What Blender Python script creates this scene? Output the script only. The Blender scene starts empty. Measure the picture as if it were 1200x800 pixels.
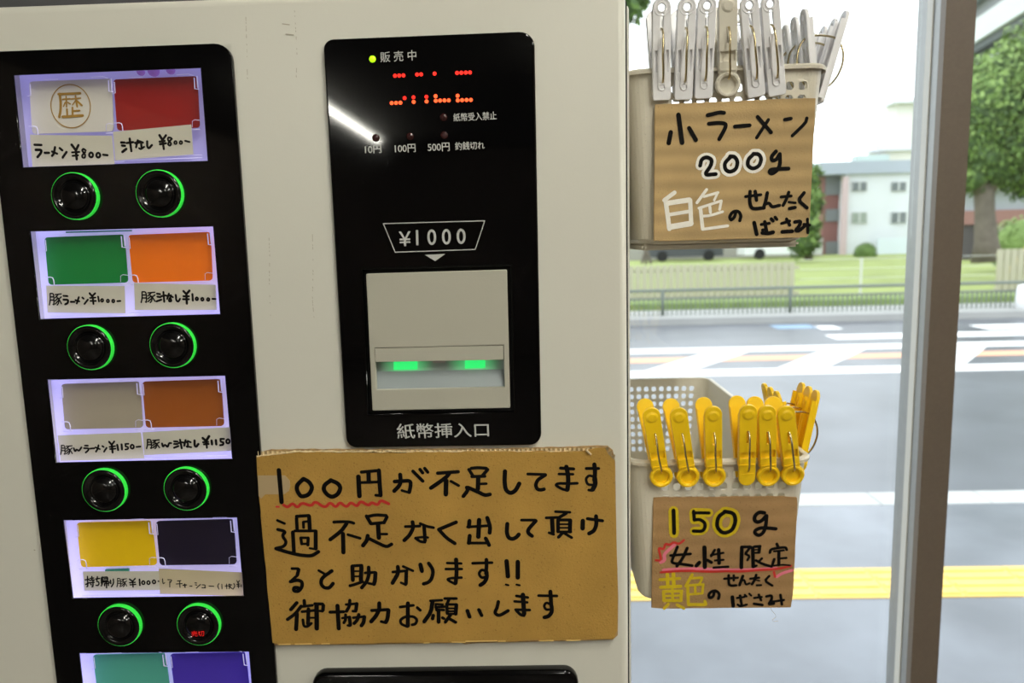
import bpy, bmesh, math, random
from mathutils import Vector, Matrix, noise
random.seed(7)
C = bpy.context.scene.collection
SC = bpy.context.scene
PI = math.pi

# ------------------------------------------------------------------ camera
F = 860.0
PITCH, ROLL, YAW = math.radians(7.912), math.radians(1.4746), math.radians(-1.6775)
cy, sy, cp, sp, cr, sr = math.cos(YAW), math.sin(YAW), math.cos(PITCH), math.sin(PITCH), math.cos(ROLL), math.sin(ROLL)
fwd = Vector((sy*cp, cy*cp, -sp)); x0 = Vector((cy, -sy, 0)); d0 = fwd.cross(x0)
cx = cr*x0 + sr*d0; cd = -sr*x0 + cr*d0
CAM = Vector((0, -0.5, 0))
camd = bpy.data.cameras.new('camera'); cam = bpy.data.objects.new('camera', camd); C.objects.link(cam)
camd.sensor_width = 36; camd.lens = F/1200*36; camd.clip_start = .01; camd.clip_end = 400
m3 = Matrix((cx, -cd, -fwd)).transposed()
cam.matrix_world = Matrix.Translation(CAM) @ m3.to_4x4()
camd.dof.use_dof = True; camd.dof.focus_distance = .51; camd.dof.aperture_fstop = 9.0
SC.camera = cam
# ------------------------------------------------------------------ sky, exposure
SC.view_settings.view_transform = 'Standard'; SC.view_settings.look = 'None'
SC.view_settings.exposure = 0.0; SC.view_settings.gamma = 1.0; SC.view_settings.use_curve_mapping = False
w = bpy.data.worlds.new('overcast_sky'); SC.world = w; w.use_nodes = True
bg = w.node_tree.nodes['Background']; bg.inputs[0].default_value = (.90, .96, 1.0, 1); bg.inputs[1].default_value = 2.9

def P(px, py, Y=0.0):                      # a pixel of the 1200x800 frame onto the upright plane y = Y
    v = cx*((px-600)/F) + cd*((py-400)/F) + fwd
    return CAM + v*((Y-CAM.y)/v.y)
EYE = 1.5
def G(px, py, z=-EYE):                     # onto the ground
    v = cx*((px-600)/F) + cd*((py-400)/F) + fwd
    return CAM + v*(z/v.z)
def proj(p):
    q = p-CAM; z = q.dot(fwd)
    return 600+F*q.dot(cx)/z, 400+F*q.dot(cd)/z

# ------------------------------------------------------------------ materials
def lin(c): return tuple(((v/255)/12.92 if v <= 10.3 else ((v/255+.055)/1.055)**2.4) for v in c)
MATS = {}
def mat(name, col=(200,200,200), rough=.5, metal=0, emit=None, es=1, var=0, vscale=40, bump=0, bscale=200, spec=.5, speck=0, coat=0, linear=False, trans=0):
    if name in MATS: return MATS[name]
    m = bpy.data.materials.new(name); m.use_nodes = True; MATS[name] = m
    nt = m.node_tree; b = nt.nodes['Principled BSDF']
    c = col if linear else lin(col)
    b.inputs['Base Color'].default_value = (*c, 1); b.inputs['Roughness'].default_value = rough; b.inputs['Metallic'].default_value = metal
    b.inputs['Specular IOR Level'].default_value = spec; b.inputs['Coat Weight'].default_value = coat
    b.inputs['Transmission Weight'].default_value = trans
    if emit: b.inputs['Emission Color'].default_value = (*lin(emit), 1); b.inputs['Emission Strength'].default_value = es
    tc = nt.nodes.new('ShaderNodeTexCoord')
    if var or speck:
        n = nt.nodes.new('ShaderNodeTexNoise'); n.inputs['Scale'].default_value = vscale; n.inputs['Detail'].default_value = 5
        nt.links.new(tc.outputs['Object'], n.inputs['Vector'])
        r = nt.nodes.new('ShaderNodeMapRange'); r.inputs[1].default_value = .3; r.inputs[2].default_value = .7
        r.inputs[3].default_value = 1-var; r.inputs[4].default_value = 1+var
        nt.links.new(n.outputs['Fac'], r.inputs[0])
        mx = nt.nodes.new('ShaderNodeVectorMath'); mx.operation = 'SCALE'; mx.inputs[0].default_value = c
        nt.links.new(r.outputs[0], mx.inputs['Scale']); out = mx.outputs[0]
        if speck:
            n2 = nt.nodes.new('ShaderNodeTexNoise'); n2.inputs['Scale'].default_value = 900; n2.inputs['Detail'].default_value = 1
            nt.links.new(tc.outputs['Object'], n2.inputs['Vector'])
            r2 = nt.nodes.new('ShaderNodeMapRange'); r2.inputs[1].default_value = .68; r2.inputs[2].default_value = .74
            r2.inputs[3].default_value = 1; r2.inputs[4].default_value = 1-speck
            nt.links.new(n2.outputs['Fac'], r2.inputs[0])
            m2 = nt.nodes.new('ShaderNodeVectorMath'); m2.operation = 'SCALE'
            nt.links.new(out, m2.inputs[0]); nt.links.new(r2.outputs[0], m2.inputs['Scale']); out = m2.outputs[0]
        nt.links.new(out, b.inputs['Base Color'])
    if bump:
        n = nt.nodes.new('ShaderNodeTexNoise'); n.inputs['Scale'].default_value = bscale; n.inputs['Detail'].default_value = 4
        nt.links.new(tc.outputs['Object'], n.inputs['Vector'])
        bp = nt.nodes.new('ShaderNodeBump'); bp.inputs['Strength'].default_value = bump; bp.inputs['Distance'].default_value = .001
        nt.links.new(n.outputs['Fac'], bp.inputs['Height']); nt.links.new(bp.outputs[0], b.inputs['Normal'])
    return m

def glass_mat(name, gloss=.06, tint=(1, 1, 1)):
    m = bpy.data.materials.new(name); m.use_nodes = True; nt = m.node_tree; nt.nodes.clear()
    o = nt.nodes.new('ShaderNodeOutputMaterial'); mix = nt.nodes.new('ShaderNodeMixShader')
    t = nt.nodes.new('ShaderNodeBsdfTransparent'); t.inputs[0].default_value = (*tint, 1)
    g = nt.nodes.new('ShaderNodeBsdfGlossy'); g.inputs['Roughness'].default_value = .01
    mix.inputs[0].default_value = gloss
    nt.links.new(t.outputs[0], mix.inputs[1]); nt.links.new(g.outputs[0], mix.inputs[2]); nt.links.new(mix.outputs[0], o.inputs[0])
    return m

M_cream = mat('cream_enamel', (222,220,208), .32, var=.012, vscale=9, bump=.05, bscale=500, linear=False)
M_black = mat('black_acrylic', (4,4,5), .05, spec=.32)
M_blackmatte = mat('black_gap', (5,5,5), .7)
M_button = mat('black_button', (7,7,8), .12)
M_slate = mat('grey_beige_plastic', (184,181,166), .45, bump=.1, bscale=900)
M_ink = mat('black_marker', (7,5,4), .7, spec=.12)
M_inkblue = mat('blue_shadow_ink', (150,175,190), .6)
M_white_ink = mat('white_paint_marker', (242,238,228), .5, var=.05, vscale=300)
M_yel_ink = mat('yellow_paint_marker', (205,178,14), .5, var=.08, vscale=300)
M_red_ink = mat('red_marker', (196,44,36), .5)
M_pink_ink = mat('pink_marker', (225,118,140), .5)
M_gold = mat('gold_ink', (172,132,52), .4)
M_print = mat('pale_grey_print', (190,190,186), .5)
M_paper = mat('label_paper', (212,208,190), .7, var=.02, vscale=60)
M_clip = mat('backlit_plastic_edge', (226,224,245), .15, emit=(205,200,250), es=.28)  # clear plastic, with emission put in for the backlight it catches
M_steel = mat('spring_steel', (196,180,142), .25, metal=1)
M_alu = mat('brushed_aluminium', (150,152,152), .42, metal=.35, var=.04, vscale=80)
M_alu_front = mat('unlit_frame_face', (108,96,84), .5, metal=.1, var=.05, vscale=250)  # unlit room side of the silver frame, its shade put into a darker brown
M_gasket = mat('pale_gasket', (205,203,196), .5)
M_wpin = mat('white_pin_plastic', (240,239,241), .35)
M_cpin = mat('cream_pin_plastic', (222,216,200), .35)
M_ypin = mat('yellow_pin_plastic', (255,210,24), .35)
M_basket = mat('speckled_beige_plastic', (214,207,190), .45, speck=.25)

def cardboard(name, col, bands=0, spacing=.0125):
    m = mat(name, col, .85, var=.10, vscale=22, bump=.35, bscale=700, speck=.35, spec=.2)
    if bands:
        nt = m.node_tree; b = nt.nodes['Principled BSDF']; src = b.inputs['Base Color'].links[0].from_socket
        tc = nt.nodes.new('ShaderNodeTexCoord'); wv = nt.nodes.new('ShaderNodeTexWave'); wv.bands_direction = 'Z'
        wv.inputs['Scale'].default_value = 2*PI/spacing/20; wv.inputs['Distortion'].default_value = .6; wv.inputs['Detail'].default_value = 1
        nt.links.new(tc.outputs['Object'], wv.inputs['Vector'])
        r = nt.nodes.new('ShaderNodeMapRange'); r.inputs[3].default_value = 1-bands; r.inputs[4].default_value = 1+bands*.4
        nt.links.new(wv.outputs['Fac'], r.inputs[0])
        v = nt.nodes.new('ShaderNodeVectorMath'); v.operation = 'SCALE'
        nt.links.new(src, v.inputs[0]); nt.links.new(r.outputs[0], v.inputs['Scale']); nt.links.new(v.outputs[0], b.inputs['Base Color'])
    return m
M_card = cardboard('cardboard_large', (178,139,68))
M_card2 = cardboard('cardboard_banded_light', (186,158,112), .15)
M_card3 = cardboard('cardboard_banded_brown', (162,128,86), .10)
M_flute = mat('torn_cardboard_fibre', (222,200,158), .9, var=.2, vscale=300)
M_flute_d = mat('torn_cardboard_brown', (178,146,98), .9, var=.25, vscale=300)

# ------------------------------------------------------------------ mesh helpers
def link(name, me, m=None, parent=None, smooth=False):
    o = bpy.data.objects.new(name, me); C.objects.link(o)
    if m: me.materials.clear(); me.materials.append(m)
    if smooth:
        for p in me.polygons: p.use_smooth = True
    if parent:
        o.parent = parent; o.matrix_parent_inverse = Matrix.Translation(parent.location).inverted() if not parent.parent else Matrix.Identity(4)
        if parent.parent: o.matrix_parent_inverse = Matrix.Identity(4)
    return o
# every part of a thing keeps world coordinates in its mesh; Empties stand at the base, so children get an inverse offset
def from_bm(name, bm, m=None, parent=None, smooth=False):
    bmesh.ops.recalc_face_normals(bm, faces=bm.faces)
    me = bpy.data.meshes.new(name); bm.to_mesh(me); bm.free()
    return link(name, me, m, parent, smooth)
def thing(name, label, cat, loc=(0,0,0), group=None):
    o = bpy.data.objects.new(name, None); C.objects.link(o); o.location = loc; o.empty_display_size = .02
    o['label'] = label; o['category'] = cat
    if group: o['group'] = group
    bpy.context.view_layer.update() if False else None
    return o
def tag(o, label, cat, group=None, kind=None):
    if label: o['label'] = label
    if cat: o['category'] = cat
    if group: o['group'] = group
    if kind: o['kind'] = kind
    return o
def struct(o, label=None):
    o['kind'] = 'structure'
    if label: o['label'] = label
    return o
def box(bm, a, b):
    vs = [bm.verts.new((x, y, z)) for x in (a[0], b[0]) for y in (a[1], b[1]) for z in (a[2], b[2])]
    for f in ((0,1,3,2),(4,6,7,5),(0,4,5,1),(2,3,7,6),(0,2,6,4),(1,5,7,3)): bm.faces.new([vs[i] for i in f])
    return vs
def boxo(name, a, b, m, parent=None, bev=0):
    bm = bmesh.new(); box(bm, a, b)
    if bev: bmesh.ops.bevel(bm, geom=bm.edges[:], offset=bev, segments=2, affect='EDGES', profile=.5)
    return from_bm(name, bm, m, parent)
def tube(bm, pts, r, n=8, cap=True):
    pts = [Vector(p) for p in pts]; rings = []; up = Vector((0.13, .21, .97))
    for i, p in enumerate(pts):
        t = (pts[min(i+1, len(pts)-1)]-pts[max(i-1, 0)]).normalized()
        a = t.cross(up)
        if a.length < .05: a = t.cross(Vector((1, 0, 0)))
        a.normalize(); b = t.cross(a); rr = r[i] if isinstance(r, (list, tuple)) else r
        rings.append([bm.verts.new(p+(a*math.cos(2*PI*k/n)+b*math.sin(2*PI*k/n))*rr) for k in range(n)])
    for A, B in zip(rings, rings[1:]):
        for k in range(n): bm.faces.new((A[k], A[(k+1) % n], B[(k+1) % n], B[k]))
    if cap: bm.faces.new(rings[0]); bm.faces.new(rings[-1][::-1])
def rnd(quad, r, n=6):                      # rounded polygon in pixel space
    out = []; q = [Vector(p) for p in quad]; N = len(q)
    for i in range(N):
        p, a, b = q[i], q[i-1], q[(i+1) % N]; rr = r[i] if isinstance(r, (list, tuple)) else r
        if rr <= 0: out.append(tuple(p)); continue
        u = (a-p).normalized()*rr; v = (b-p).normalized()*rr
        for k in range(n+1):
            t = k/n*PI/2
            s = p+u+v - u*math.sin(t) - v*math.cos(t) if False else p + u*(1-math.sin(t)) + v*(1-math.cos(t))
            out.append((s.x, s.y))
    return out
def plate2d(loops, half, bevel=0, res=2):   # loops of (x, z): filled outline with holes as a mesh in x,z with thickness along y
    cu = bpy.data.curves.new('c', 'CURVE'); cu.dimensions = '2D'; cu.fill_mode = 'BOTH'
    cu.extrude = max(half-bevel, 1e-5); cu.bevel_depth = bevel; cu.bevel_resolution = res; cu.offset = -bevel
    for L in loops:
        s = cu.splines.new('POLY'); s.points.add(len(L)-1)
        for q, (x, z) in zip(s.points, L): q.co = (x, z, 0, 1)
        s.use_cyclic_u = True
    o = bpy.data.objects.new('c', cu); C.objects.link(o)
    dg = bpy.context.evaluated_depsgraph_get(); me = bpy.data.meshes.new_from_object(o.evaluated_get(dg))
    bpy.data.objects.remove(o); bpy.data.curves.remove(cu)
    me.transform(Matrix(((1,0,0,0),(0,0,-1,0),(0,1,0,0),(0,0,0,1))))   # x,y,z -> x,-z,y
    return me
def pixplate(name, outer, holes, Yf, th, m, parent=None, bevel=0):
    loops = []
    for L in [outer]+holes:
        loops.append([((q := P(x, y, Yf)).x, q.z) for x, y in L])
    me = plate2d(loops, th/2, bevel); me.transform(Matrix.Translation((0, Yf+th/2, 0)))
    return link(name, me, m, parent)
def film(name, poly, Y, m, parent=None):    # thin sheet lying on a plane
    return pixplate(name, poly, [], Y, .0002, m, parent)

def smooth_line(p, it=1):
    for _ in range(it):
        if len(p) < 3: return p
        q = [p[0]]
        for a, b in zip(p, p[1:]):
            q += [(a[0]*.78+b[0]*.22, a[1]*.78+b[1]*.22), (a[0]*.22+b[0]*.78, a[1]*.22+b[1]*.78)]
        q.append(p[-1]); p = q
    return p
INKN = 0
def ink(bm, pts, wpx, Y, sm=True, taper=False):
    global INKN
    if sm: pts = smooth_line(pts, 2 if len(pts) > 3 else 1)
    P3 = [P(x, y, Y) for x, y in pts]
    def add(vs):
        global INKN
        INKN += 1; o = -(INKN % 79)*1.2e-6
        bm.faces.new([bm.verts.new((v[0], Y+o, v[1])) for v in vs])
    d = (P3[0]-CAM).length; sc = wpx/F*(P3[0]-CAM).dot(fwd)/2
    for i, p in enumerate(P3):
        rr = sc*(1+.10*noise.noise(Vector((p.x*200, p.z*200, 0))))
        add([(p.x+rr*math.cos(t*PI/5), p.z+rr*math.sin(t*PI/5)) for t in range(10)])
        if i+1 < len(P3):
            q = P3[i+1]; t = Vector((q.x-p.x, q.z-p.z))
            if t.length < 1e-7: continue
            nrm = Vector((-t.y, t.x)).normalized()*sc
            add([(p.x+nrm.x, p.z+nrm.y), (q.x+nrm.x, q.z+nrm.y), (q.x-nrm.x, q.z-nrm.y), (p.x-nrm.x, p.z-nrm.y)])
def inkobj(name, crops, Y, m, parent, scale=1.17, label=None):
    """crops: list of (x0, y0, s, dflt_w, 'w:x,y x,y;x,y x,y') traced strokes"""
    bm = bmesh.new()
    for ox, oy, s, dw, txt in crops:
        for st in txt.replace('\n', ' ').split(';'):
            st = st.strip()
            if not st: continue
            w_ = dw
            if ':' in st: a, st = st.split(':'); w_ = float(a)
            pts = [tuple(float(v) for v in q.split(',')) for q in st.split()]
            ink(bm, [(ox+x/s, oy+y/s) for x, y in pts], w_/s*scale, Y)
    o = from_bm(name, bm, m, parent)
    for p in o.data.polygons: pass
    if label: o['label'] = label
    return o
def rings(cs, r, w):                        # small handwritten zeros
    return ';'.join('%g:' % w + ' '.join('%g,%g' % (x+r*.85*math.sin(k*PI/4), y-r*math.cos(k*PI/4)) for k in range(9)) for x, y in cs)
def pork(x, y, w_, h, sw):                    # one handwritten kanji in a box of the crop
    st = [[(0,0),(0,.65),(-.07,1)],[(0,0),(.33,0),(.35,1),(.27,.95)],[(.03,.3),(.33,.3)],[(.03,.58),(.33,.58)],[(.46,.1),(1,.04)],[(.72,.1),(.46,.38)],
          [(.6,.28),(.78,.55),(.76,.85),(.64,1)],[(.68,.42),(.45,.66)],[(.76,.6),(.46,.92)],[(1,.3),(.78,.5)],[(.76,.42),(1.02,.9)]]
    return ';'.join('%g:' % sw + ' '.join('%g,%g' % (x+a*w_, y+b*h) for a, b in q) for q in st)
def text(name, body, quad, Y, m, parent, off=0.0, space=1.0, label=None):
    bold = off*11
    cu = bpy.data.curves.new('t', 'FONT'); cu.body = body; cu.space_character = space
    o = bpy.data.objects.new('t', cu); C.objects.link(o)
    dg = bpy.context.evaluated_depsgraph_get(); me = bpy.data.meshes.new_from_object(o.evaluated_get(dg))
    bpy.data.objects.remove(o); bpy.data.curves.remove(cu)
    xs = [v.co.x for v in me.vertices]; ys = [v.co.y for v in me.vertices]
    ax, bx, ay, by = min(xs), max(xs), min(ys), max(ys)
    tl, tr, br, bl = [P(*q, Y) for q in quad]
    for v in me.vertices:
        u = (v.co.x-ax)/(bx-ax); t = (by-v.co.y)/(by-ay)
        v.co = (tl*(1-u)+tr*u)*(1-t)+(bl*(1-u)+br*u)*t
    bm = bmesh.new()
    px = F and (tr-tl).length/max(1, math.dist(quad[0], quad[1]))
    for i, (dx, dz) in enumerate(((0,0),(bold,0),(-bold,0),(0,bold),(0,-bold))):
        m2 = me.copy(); m2.transform(Matrix.Translation((dx*px, -i*2e-6, dz*px))); bm.from_mesh(m2); bpy.data.meshes.remove(m2)
    bpy.data.meshes.remove(me); me = bpy.data.meshes.new(name); bm.to_mesh(me); bm.free()
    o = link(name, me, m, parent)
    if label: o['label'] = label
    return o

# ================================================================== SETTING: the room
FLOOR, CEIL = -EYE, 1.15
RX0, RX1, RY0, WY = -3.2, 2.6, -9.0, .45
M_wall = mat('brown_wall', (112,100,88), .8, var=.03, vscale=3)
M_dark = mat('dark_grey_wall', (92,92,94), .8, var=.05, vscale=4)
M_floor = mat('dark_floor', (96,88,80), .35, var=.1, vscale=6)
M_ceil = mat('ceiling_grey', (120,116,110), .9)
def slab(name, a, b, m): return struct(boxo(name, a, b, m))
slab('floor', (RX0-.1, RY0-.1, FLOOR-.1), (RX1+.1, WY+.08, FLOOR), M_floor)
slab('ceiling', (RX0-.1, RY0-.1, CEIL), (RX1+.1, WY+.08, CEIL+.12), M_ceil)
slab('wall_left', (RX0-.1, RY0, FLOOR), (RX0, WY+.08, CEIL), M_wall)
slab('wall_right', (RX1, RY0, FLOOR), (RX1+.1, WY+.08, CEIL), M_wall)
slab('wall_rear', (RX0, RY0-.1, FLOOR), (RX1, RY0, CEIL), M_wall)
slab('wall_front', (RX0, WY, FLOOR), (.095, WY+.08, CEIL), M_dark)
slab('trim_1', (.095, WY, .78), (RX1, WY+.08, CEIL), M_alu)
M_tube = mat('fluorescent_tube', (255,255,255), .5, emit=(253,251,238), es=158)
M_fix = mat('lamp_housing', (225,225,222), .5)
def lamp(x, ya, yb, i, where):
    t = thing('fluorescent_lamp', where, 'ceiling lamp', (x, (ya+yb)/2, CEIL), 'ceiling tube lamps over the counter room')
    boxo('housing', (x-.06, ya, CEIL-.035), (x+.06, yb, CEIL), M_fix, t)
    bm = bmesh.new(); tube(bm, [(x, ya+.04, CEIL-.055), (x, yb-.04, CEIL-.055)], .015, 10); from_bm('tube', bm, M_tube, t, True)
lamp(.42, -1.75, -.45, 0, 'fluorescent tube lamp on the ceiling nearest the ticket machine')
lamp(1.6, -2.4, -1.1, 1, 'fluorescent tube lamp on the ceiling towards the right wall')
lamp(.42, -4.6, -3.3, 2, 'fluorescent tube lamp on the ceiling in the middle of the room')
lamp(-1.65, -7.8, -4.5, 3, 'fluorescent tube lamp on the ceiling over the left aisle, mirrored in the bill panel')
# window frame and glass
def W(px, py, Y): return P(px, py, Y)
xa, xb = P(1088, 400, WY).x, P(1121.5, 400, WY).x
fr = struct(boxo('trim_2', (xa, WY, FLOOR), (xb, WY+.012, CEIL), M_alu_front))
fr['label'] = 'window post face towards the room, coloured brown grey for its shade'
struct(boxo('body', (xa+.0005, WY+.012, FLOOR), (xb-.0005, WY+.068, CEIL), M_alu, fr), 'silver side of the window post')
struct(boxo('gasket', (xa-.0012, WY+.028, FLOOR), (xa+.0005, WY+.042, CEIL), M_gasket, fr, .0004), 'pale gasket strip on the side of the post')
M_glass = glass_mat('window_glass', .035, (.985, .995, .99))
g1 = struct(boxo('window_1', (.096, WY+.055, FLOOR), (xa, WY+.060, .78), M_glass))
g2 = struct(boxo('window_2', (xb, WY+.030, FLOOR), (RX1, WY+.035, .78), M_glass))

# ================================================================== TICKET MACHINE
tm = thing('ticket_machine', 'cream ticket vending machine with black button panel and bill slot', 'vending machine', (P(400,400).x, .2, FLOOR))
Xr = P(735.5, 400).x; Xl = Xr-.62; Zt = P(0, 6).z
def pl(px, py, Y=0): q = P(px, py, Y); return (q.x, q.z)
BP = [(-20,61), (270.8,50.3), (338,995), (90,1003)]
hole1 = [(2,72), (262,62), (325,975), (100,985)]
hole2 = [(425,316), (598,312), (602,482), (432,485)]
outer = [(Xl, FLOOR+.02), (Xr, FLOOR+.02), (Xr, Zt), (Xl, Zt)]
me = plate2d([outer, [pl(*q) for q in hole1], [pl(*q) for q in hole2]], .014, .0055, 5); me.transform(Matrix.Translation((0, .014, 0)))
link('front_door', me, M_cream, tm)
boxo('door_seam', (Xl+.004, .024, FLOOR+.02), (Xr+.0034, .036, Zt-.004), M_blackmatte, tm)
boxo('cabinet', (Xl-.001, .036, FLOOR), (Xr+.0068, .43, Zt-.002), M_cream, tm, .003)
# faint marks left by old tape
bm = bmesh.new()
for ln in ([(315,276),(316,300),(315.5,330),(317,372)], [(366,272),(367,310),(366,350),(368,372)], [(288,20),(289,50),(290,95)], [(345,10),(348,60),(347,92)]):
    for i in range(24):
        t = random.random(); k = min(int(t*(len(ln)-1)), len(ln)-2); u = t*(len(ln)-1)-k
        x = ln[k][0]*(1-u)+ln[k+1][0]*u; y = ln[k][1]*(1-u)+ln[k+1][1]*u
        ink(bm, [(x, y), (x+.2, y+random.uniform(.6, 2))], .55, -.0002, False)
for a, b in (((331,28),(339,29)), ((335,40),(344,41)), ((40,644),(41,644.5))): ink(bm, [a, b], 1.1, -.0002, False)
from_bm('scuff_marks', bm, mat('tape_residue', (176,168,148), .7), tm)['kind'] = 'stuff'

# ---- button panel with five backlit windows
WIN = [[(15.5,88),(235.5,79.5),(243.7,188.7),(26.3,196.2)], [(35,271),(250,265),(258.2,368),(46.5,373.8)],
       [(55,444.7),(264,439.8),(272.2,537.5),(65.5,542)], [(73.8,609.3),(278,605.8),(285.7,698.3),(85,701)], [(92.5,765),(292,763),(299,851),(102,853.5)]]
bpan = pixplate('button_panel', rnd(BP, [18,20,18,18]), WIN, -.0045, .0014, M_black, tm, .0004)
pixplate('panel_base', rnd([(x+(.3 if x < 150 else -.3), y) for x, y in BP], [18,20,18,18]), [[(q[0][0]-14,q[0][1]-2),(q[1][0]+2,q[1][1]-2),(q[2][0]+2,q[2][1]+3),(q[3][0]-14,q[3][1]+3)] for q in WIN], -.0031, .0046, M_black, tm)
M_boxes = [mat('lilac_light_box', (186,182,220), .4, emit=(165,160,212), es=.34, var=.05, vscale=30), mat('white_light_box', (214,212,240), .4, emit=(200,194,250), es=.42, var=.05, vscale=30)]
M_pane = glass_mat('display_pane', .02)
M_led = mat('cold_led', (255,255,255), .5, emit=(225,222,255), es=2.2)
M_pcb = mat('green_circuit_board', (40,150,110), .4)
DEP = .016
boxes = []
for i, q in enumerate(WIN):
    bm = bmesh.new()
    grow = [(q[0][0]+.4, q[0][1]+.4), (q[1][0]-.4, q[1][1]+.4), (q[2][0]-.4, q[2][1]-.4), (q[3][0]+.4, q[3][1]-.4)]
    A = [bm.verts.new((pl(x, y, -.0030)[0], -.0030, pl(x, y, -.0030)[1])) for x, y in grow]; B = [bm.verts.new(P(x, y, DEP)) for x, y in grow]
    for k in range(4): bm.faces.new((A[k], A[(k+1) % 4], B[(k+1) % 4], B[k]))
    bm.faces.new(B); b = from_bm('display_box', bm, M_boxes[min(i, 1)], tm); boxes.append(b)
    film('pane', grow, -.0026, M_pane, b)
    # small board and fittings glimpsed in the box
    if i in (1, 3):
        c = q[0] if i == 1 else (132, 669)
        pts = [(c[0]+42, c[1]+.2), (c[0]+118, c[1]-1.7), (c[0]+118, c[1]-.2), (c[0]+42, c[1]+1.9)] if i == 1 else [(123,667.5),(150,666.8),(150,671),(123,671)]
        pixplate('circuit_board', pts, [], .012, .002, M_pcb, b)
# pink-lilac led domes in the first window
bm = bmesh.new()
for k, (x, y, r) in enumerate(((165,84,4.5),(180,83,6.5),(200,82,5))):
    c = P(x, y, .011); bmesh.ops.create_icosphere(bm, subdivisions=3, radius=r/F*.51, matrix=Matrix.Translation(c))
from_bm('led_lens', bm, mat('faceted_lens', (150,110,190), .08, emit=(170,120,210), es=.25), boxes[0], True)

CARDS = [
 ([(34,95.5),(130.5,92),(133,153.8),(37.8,157)], (226,222,212), 'white', 'white menu card with gold ring emblem in the top display window'),
 ([(132.8,93),(231,89),(234,149.5),(137.3,153)], (150,16,12), 'red', 'plain red menu card in the top display window'),
 ([(52,278),(145.5,274.5),(150,331),(57,333.7)], (8,134,58), 'green', 'plain green menu card in the second display window'),
 ([(150,275.2),(246.5,271.5),(249,328.5),(155.5,331.2)], (255,124,8), 'orange', 'plain orange menu card in the second display window'),
 ([(71.5,449.8),(163.7,446.8),(167.6,501),(76,503)], (176,166,146), 'grey', 'plain grey beige menu card in the third display window'),
 ([(166.5,447),(258.8,444),(262.5,499),(171,501)], (164,88,28), 'brown', 'plain brown menu card in the third display window'),
 ([(89.5,612.2),(177.6,610),(184,662),(95,664.5)], (250,206,10), 'yellow', 'plain yellow menu card in the fourth display window'),
 ([(182.5,610.5),(273.5,608),(277.3,661),(187.3,662.2)], (22,14,40), 'dark', 'dark indigo menu card in the fourth display window'),
 ([(108.5,767),(194,765),(200,815),(115,817)], (88,184,162), 'teal', 'teal menu card in the lowest display window'),
 ([(199,766),(288,764),(293,813),(205.5,815)], (74,52,188), 'blue', 'violet blue menu card in the lowest display window')]
for k, (q, c, nm, lab) in enumerate(CARDS):
    m = mat('card_'+nm, c, .4, var=.015, vscale=80)
    o = pixplate('menu_card', rnd(q, 4, 4), [], .0065, .0008, m); tag(o, lab, 'menu card', 'coloured menu cards in the display windows')
    if k == 0:
        ell = ' '.join('%g,%g' % (328+232*math.cos(t*PI/16)*1.0+12*math.sin(t*PI/16), 443+255*math.sin(t*PI/16)) for t in range(33))
        e = inkobj('emblem', [(50, 80, 10, 20, '10:'+ell+''';24:185,303 440,292;26:200,300 212,400 210,500 195,570;16:235,365 320,358;16:275,330 281,450;14:265,400 245,445;
            14:295,400 325,418;14:335,360 445,350;18:385,325 405,450;12:385,380 350,430;20:400,380 460,435;20:285,480 290,558;20:350,460 352,558;18:360,500 435,495;26:235,568 470,553''')], .0062, M_gold, o)
        e['label'] = 'gold character inside a thin gold ring'
    # clear corner clips of the card holder, joined in one small part of the box
    bm = bmesh.new(); tl, tr, br, bl = [Vector(v) for v in q]
    ux = (br-bl).normalized(); uy = (tl-bl).normalized()
    def T(pts, r=.00035): tube(bm, [P(p.x, p.y, .0045) for p in pts], r, 5)
    T([bl-ux*3+uy*9, bl+ux*3+uy*9, bl+ux*5.6+uy*8, bl+ux*6.4+uy*5, bl+ux*6.6-uy*1.5])
    T([br+ux*1-uy*1+uy*9.5, br-ux*5+uy*9.5, br-ux*8+uy*8, br-ux*8.5+uy*1], .0002)
    T([bl-ux*2-uy*2, bl+ux*9-uy*2]); T([br-ux*9-uy*2, br-uy*2])
    T([tl+ux*1-uy*3, tl+ux*1-uy*16, tl-ux*3-uy*17], .0003); T([tr-ux*3.6-uy*2, tr-ux*3.8-uy*15, tr+ux*1-uy*15.5], .0004); T([tr-ux*.2, tr-ux*.2-uy*14], .0005)
    T([tl+ux*18+uy*1.5, tl+ux*34+uy*1.6], .0002); T([tr-ux*24+uy*2.2, tr-ux*10+uy*2.6, tr-ux*4+uy*.4], .0003)
    from_bm('card_clips', bm, M_clip, boxes[k//2], True)['kind'] = 'stuff'
for i, q in enumerate(WIN):      # clear lower rail of each card holder
    a, b = Vector(q[3]), Vector(q[2]); up = (Vector(q[0])-a).normalized()
    bm = bmesh.new()
    for s0, s1, dy, rr in ((.06,.55,3,.0003),(.5,.97,4.2,.0003),(.1,.97,7.5,.0002)):
        tube(bm, [P(*(a.lerp(b, s0)+up*dy), .0055), P(*(a.lerp(b, s1)+up*dy), .0055)], rr, 5)
    from_bm('holder_rail', bm, M_clip, boxes[i], True)['kind'] = 'stuff'

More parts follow.
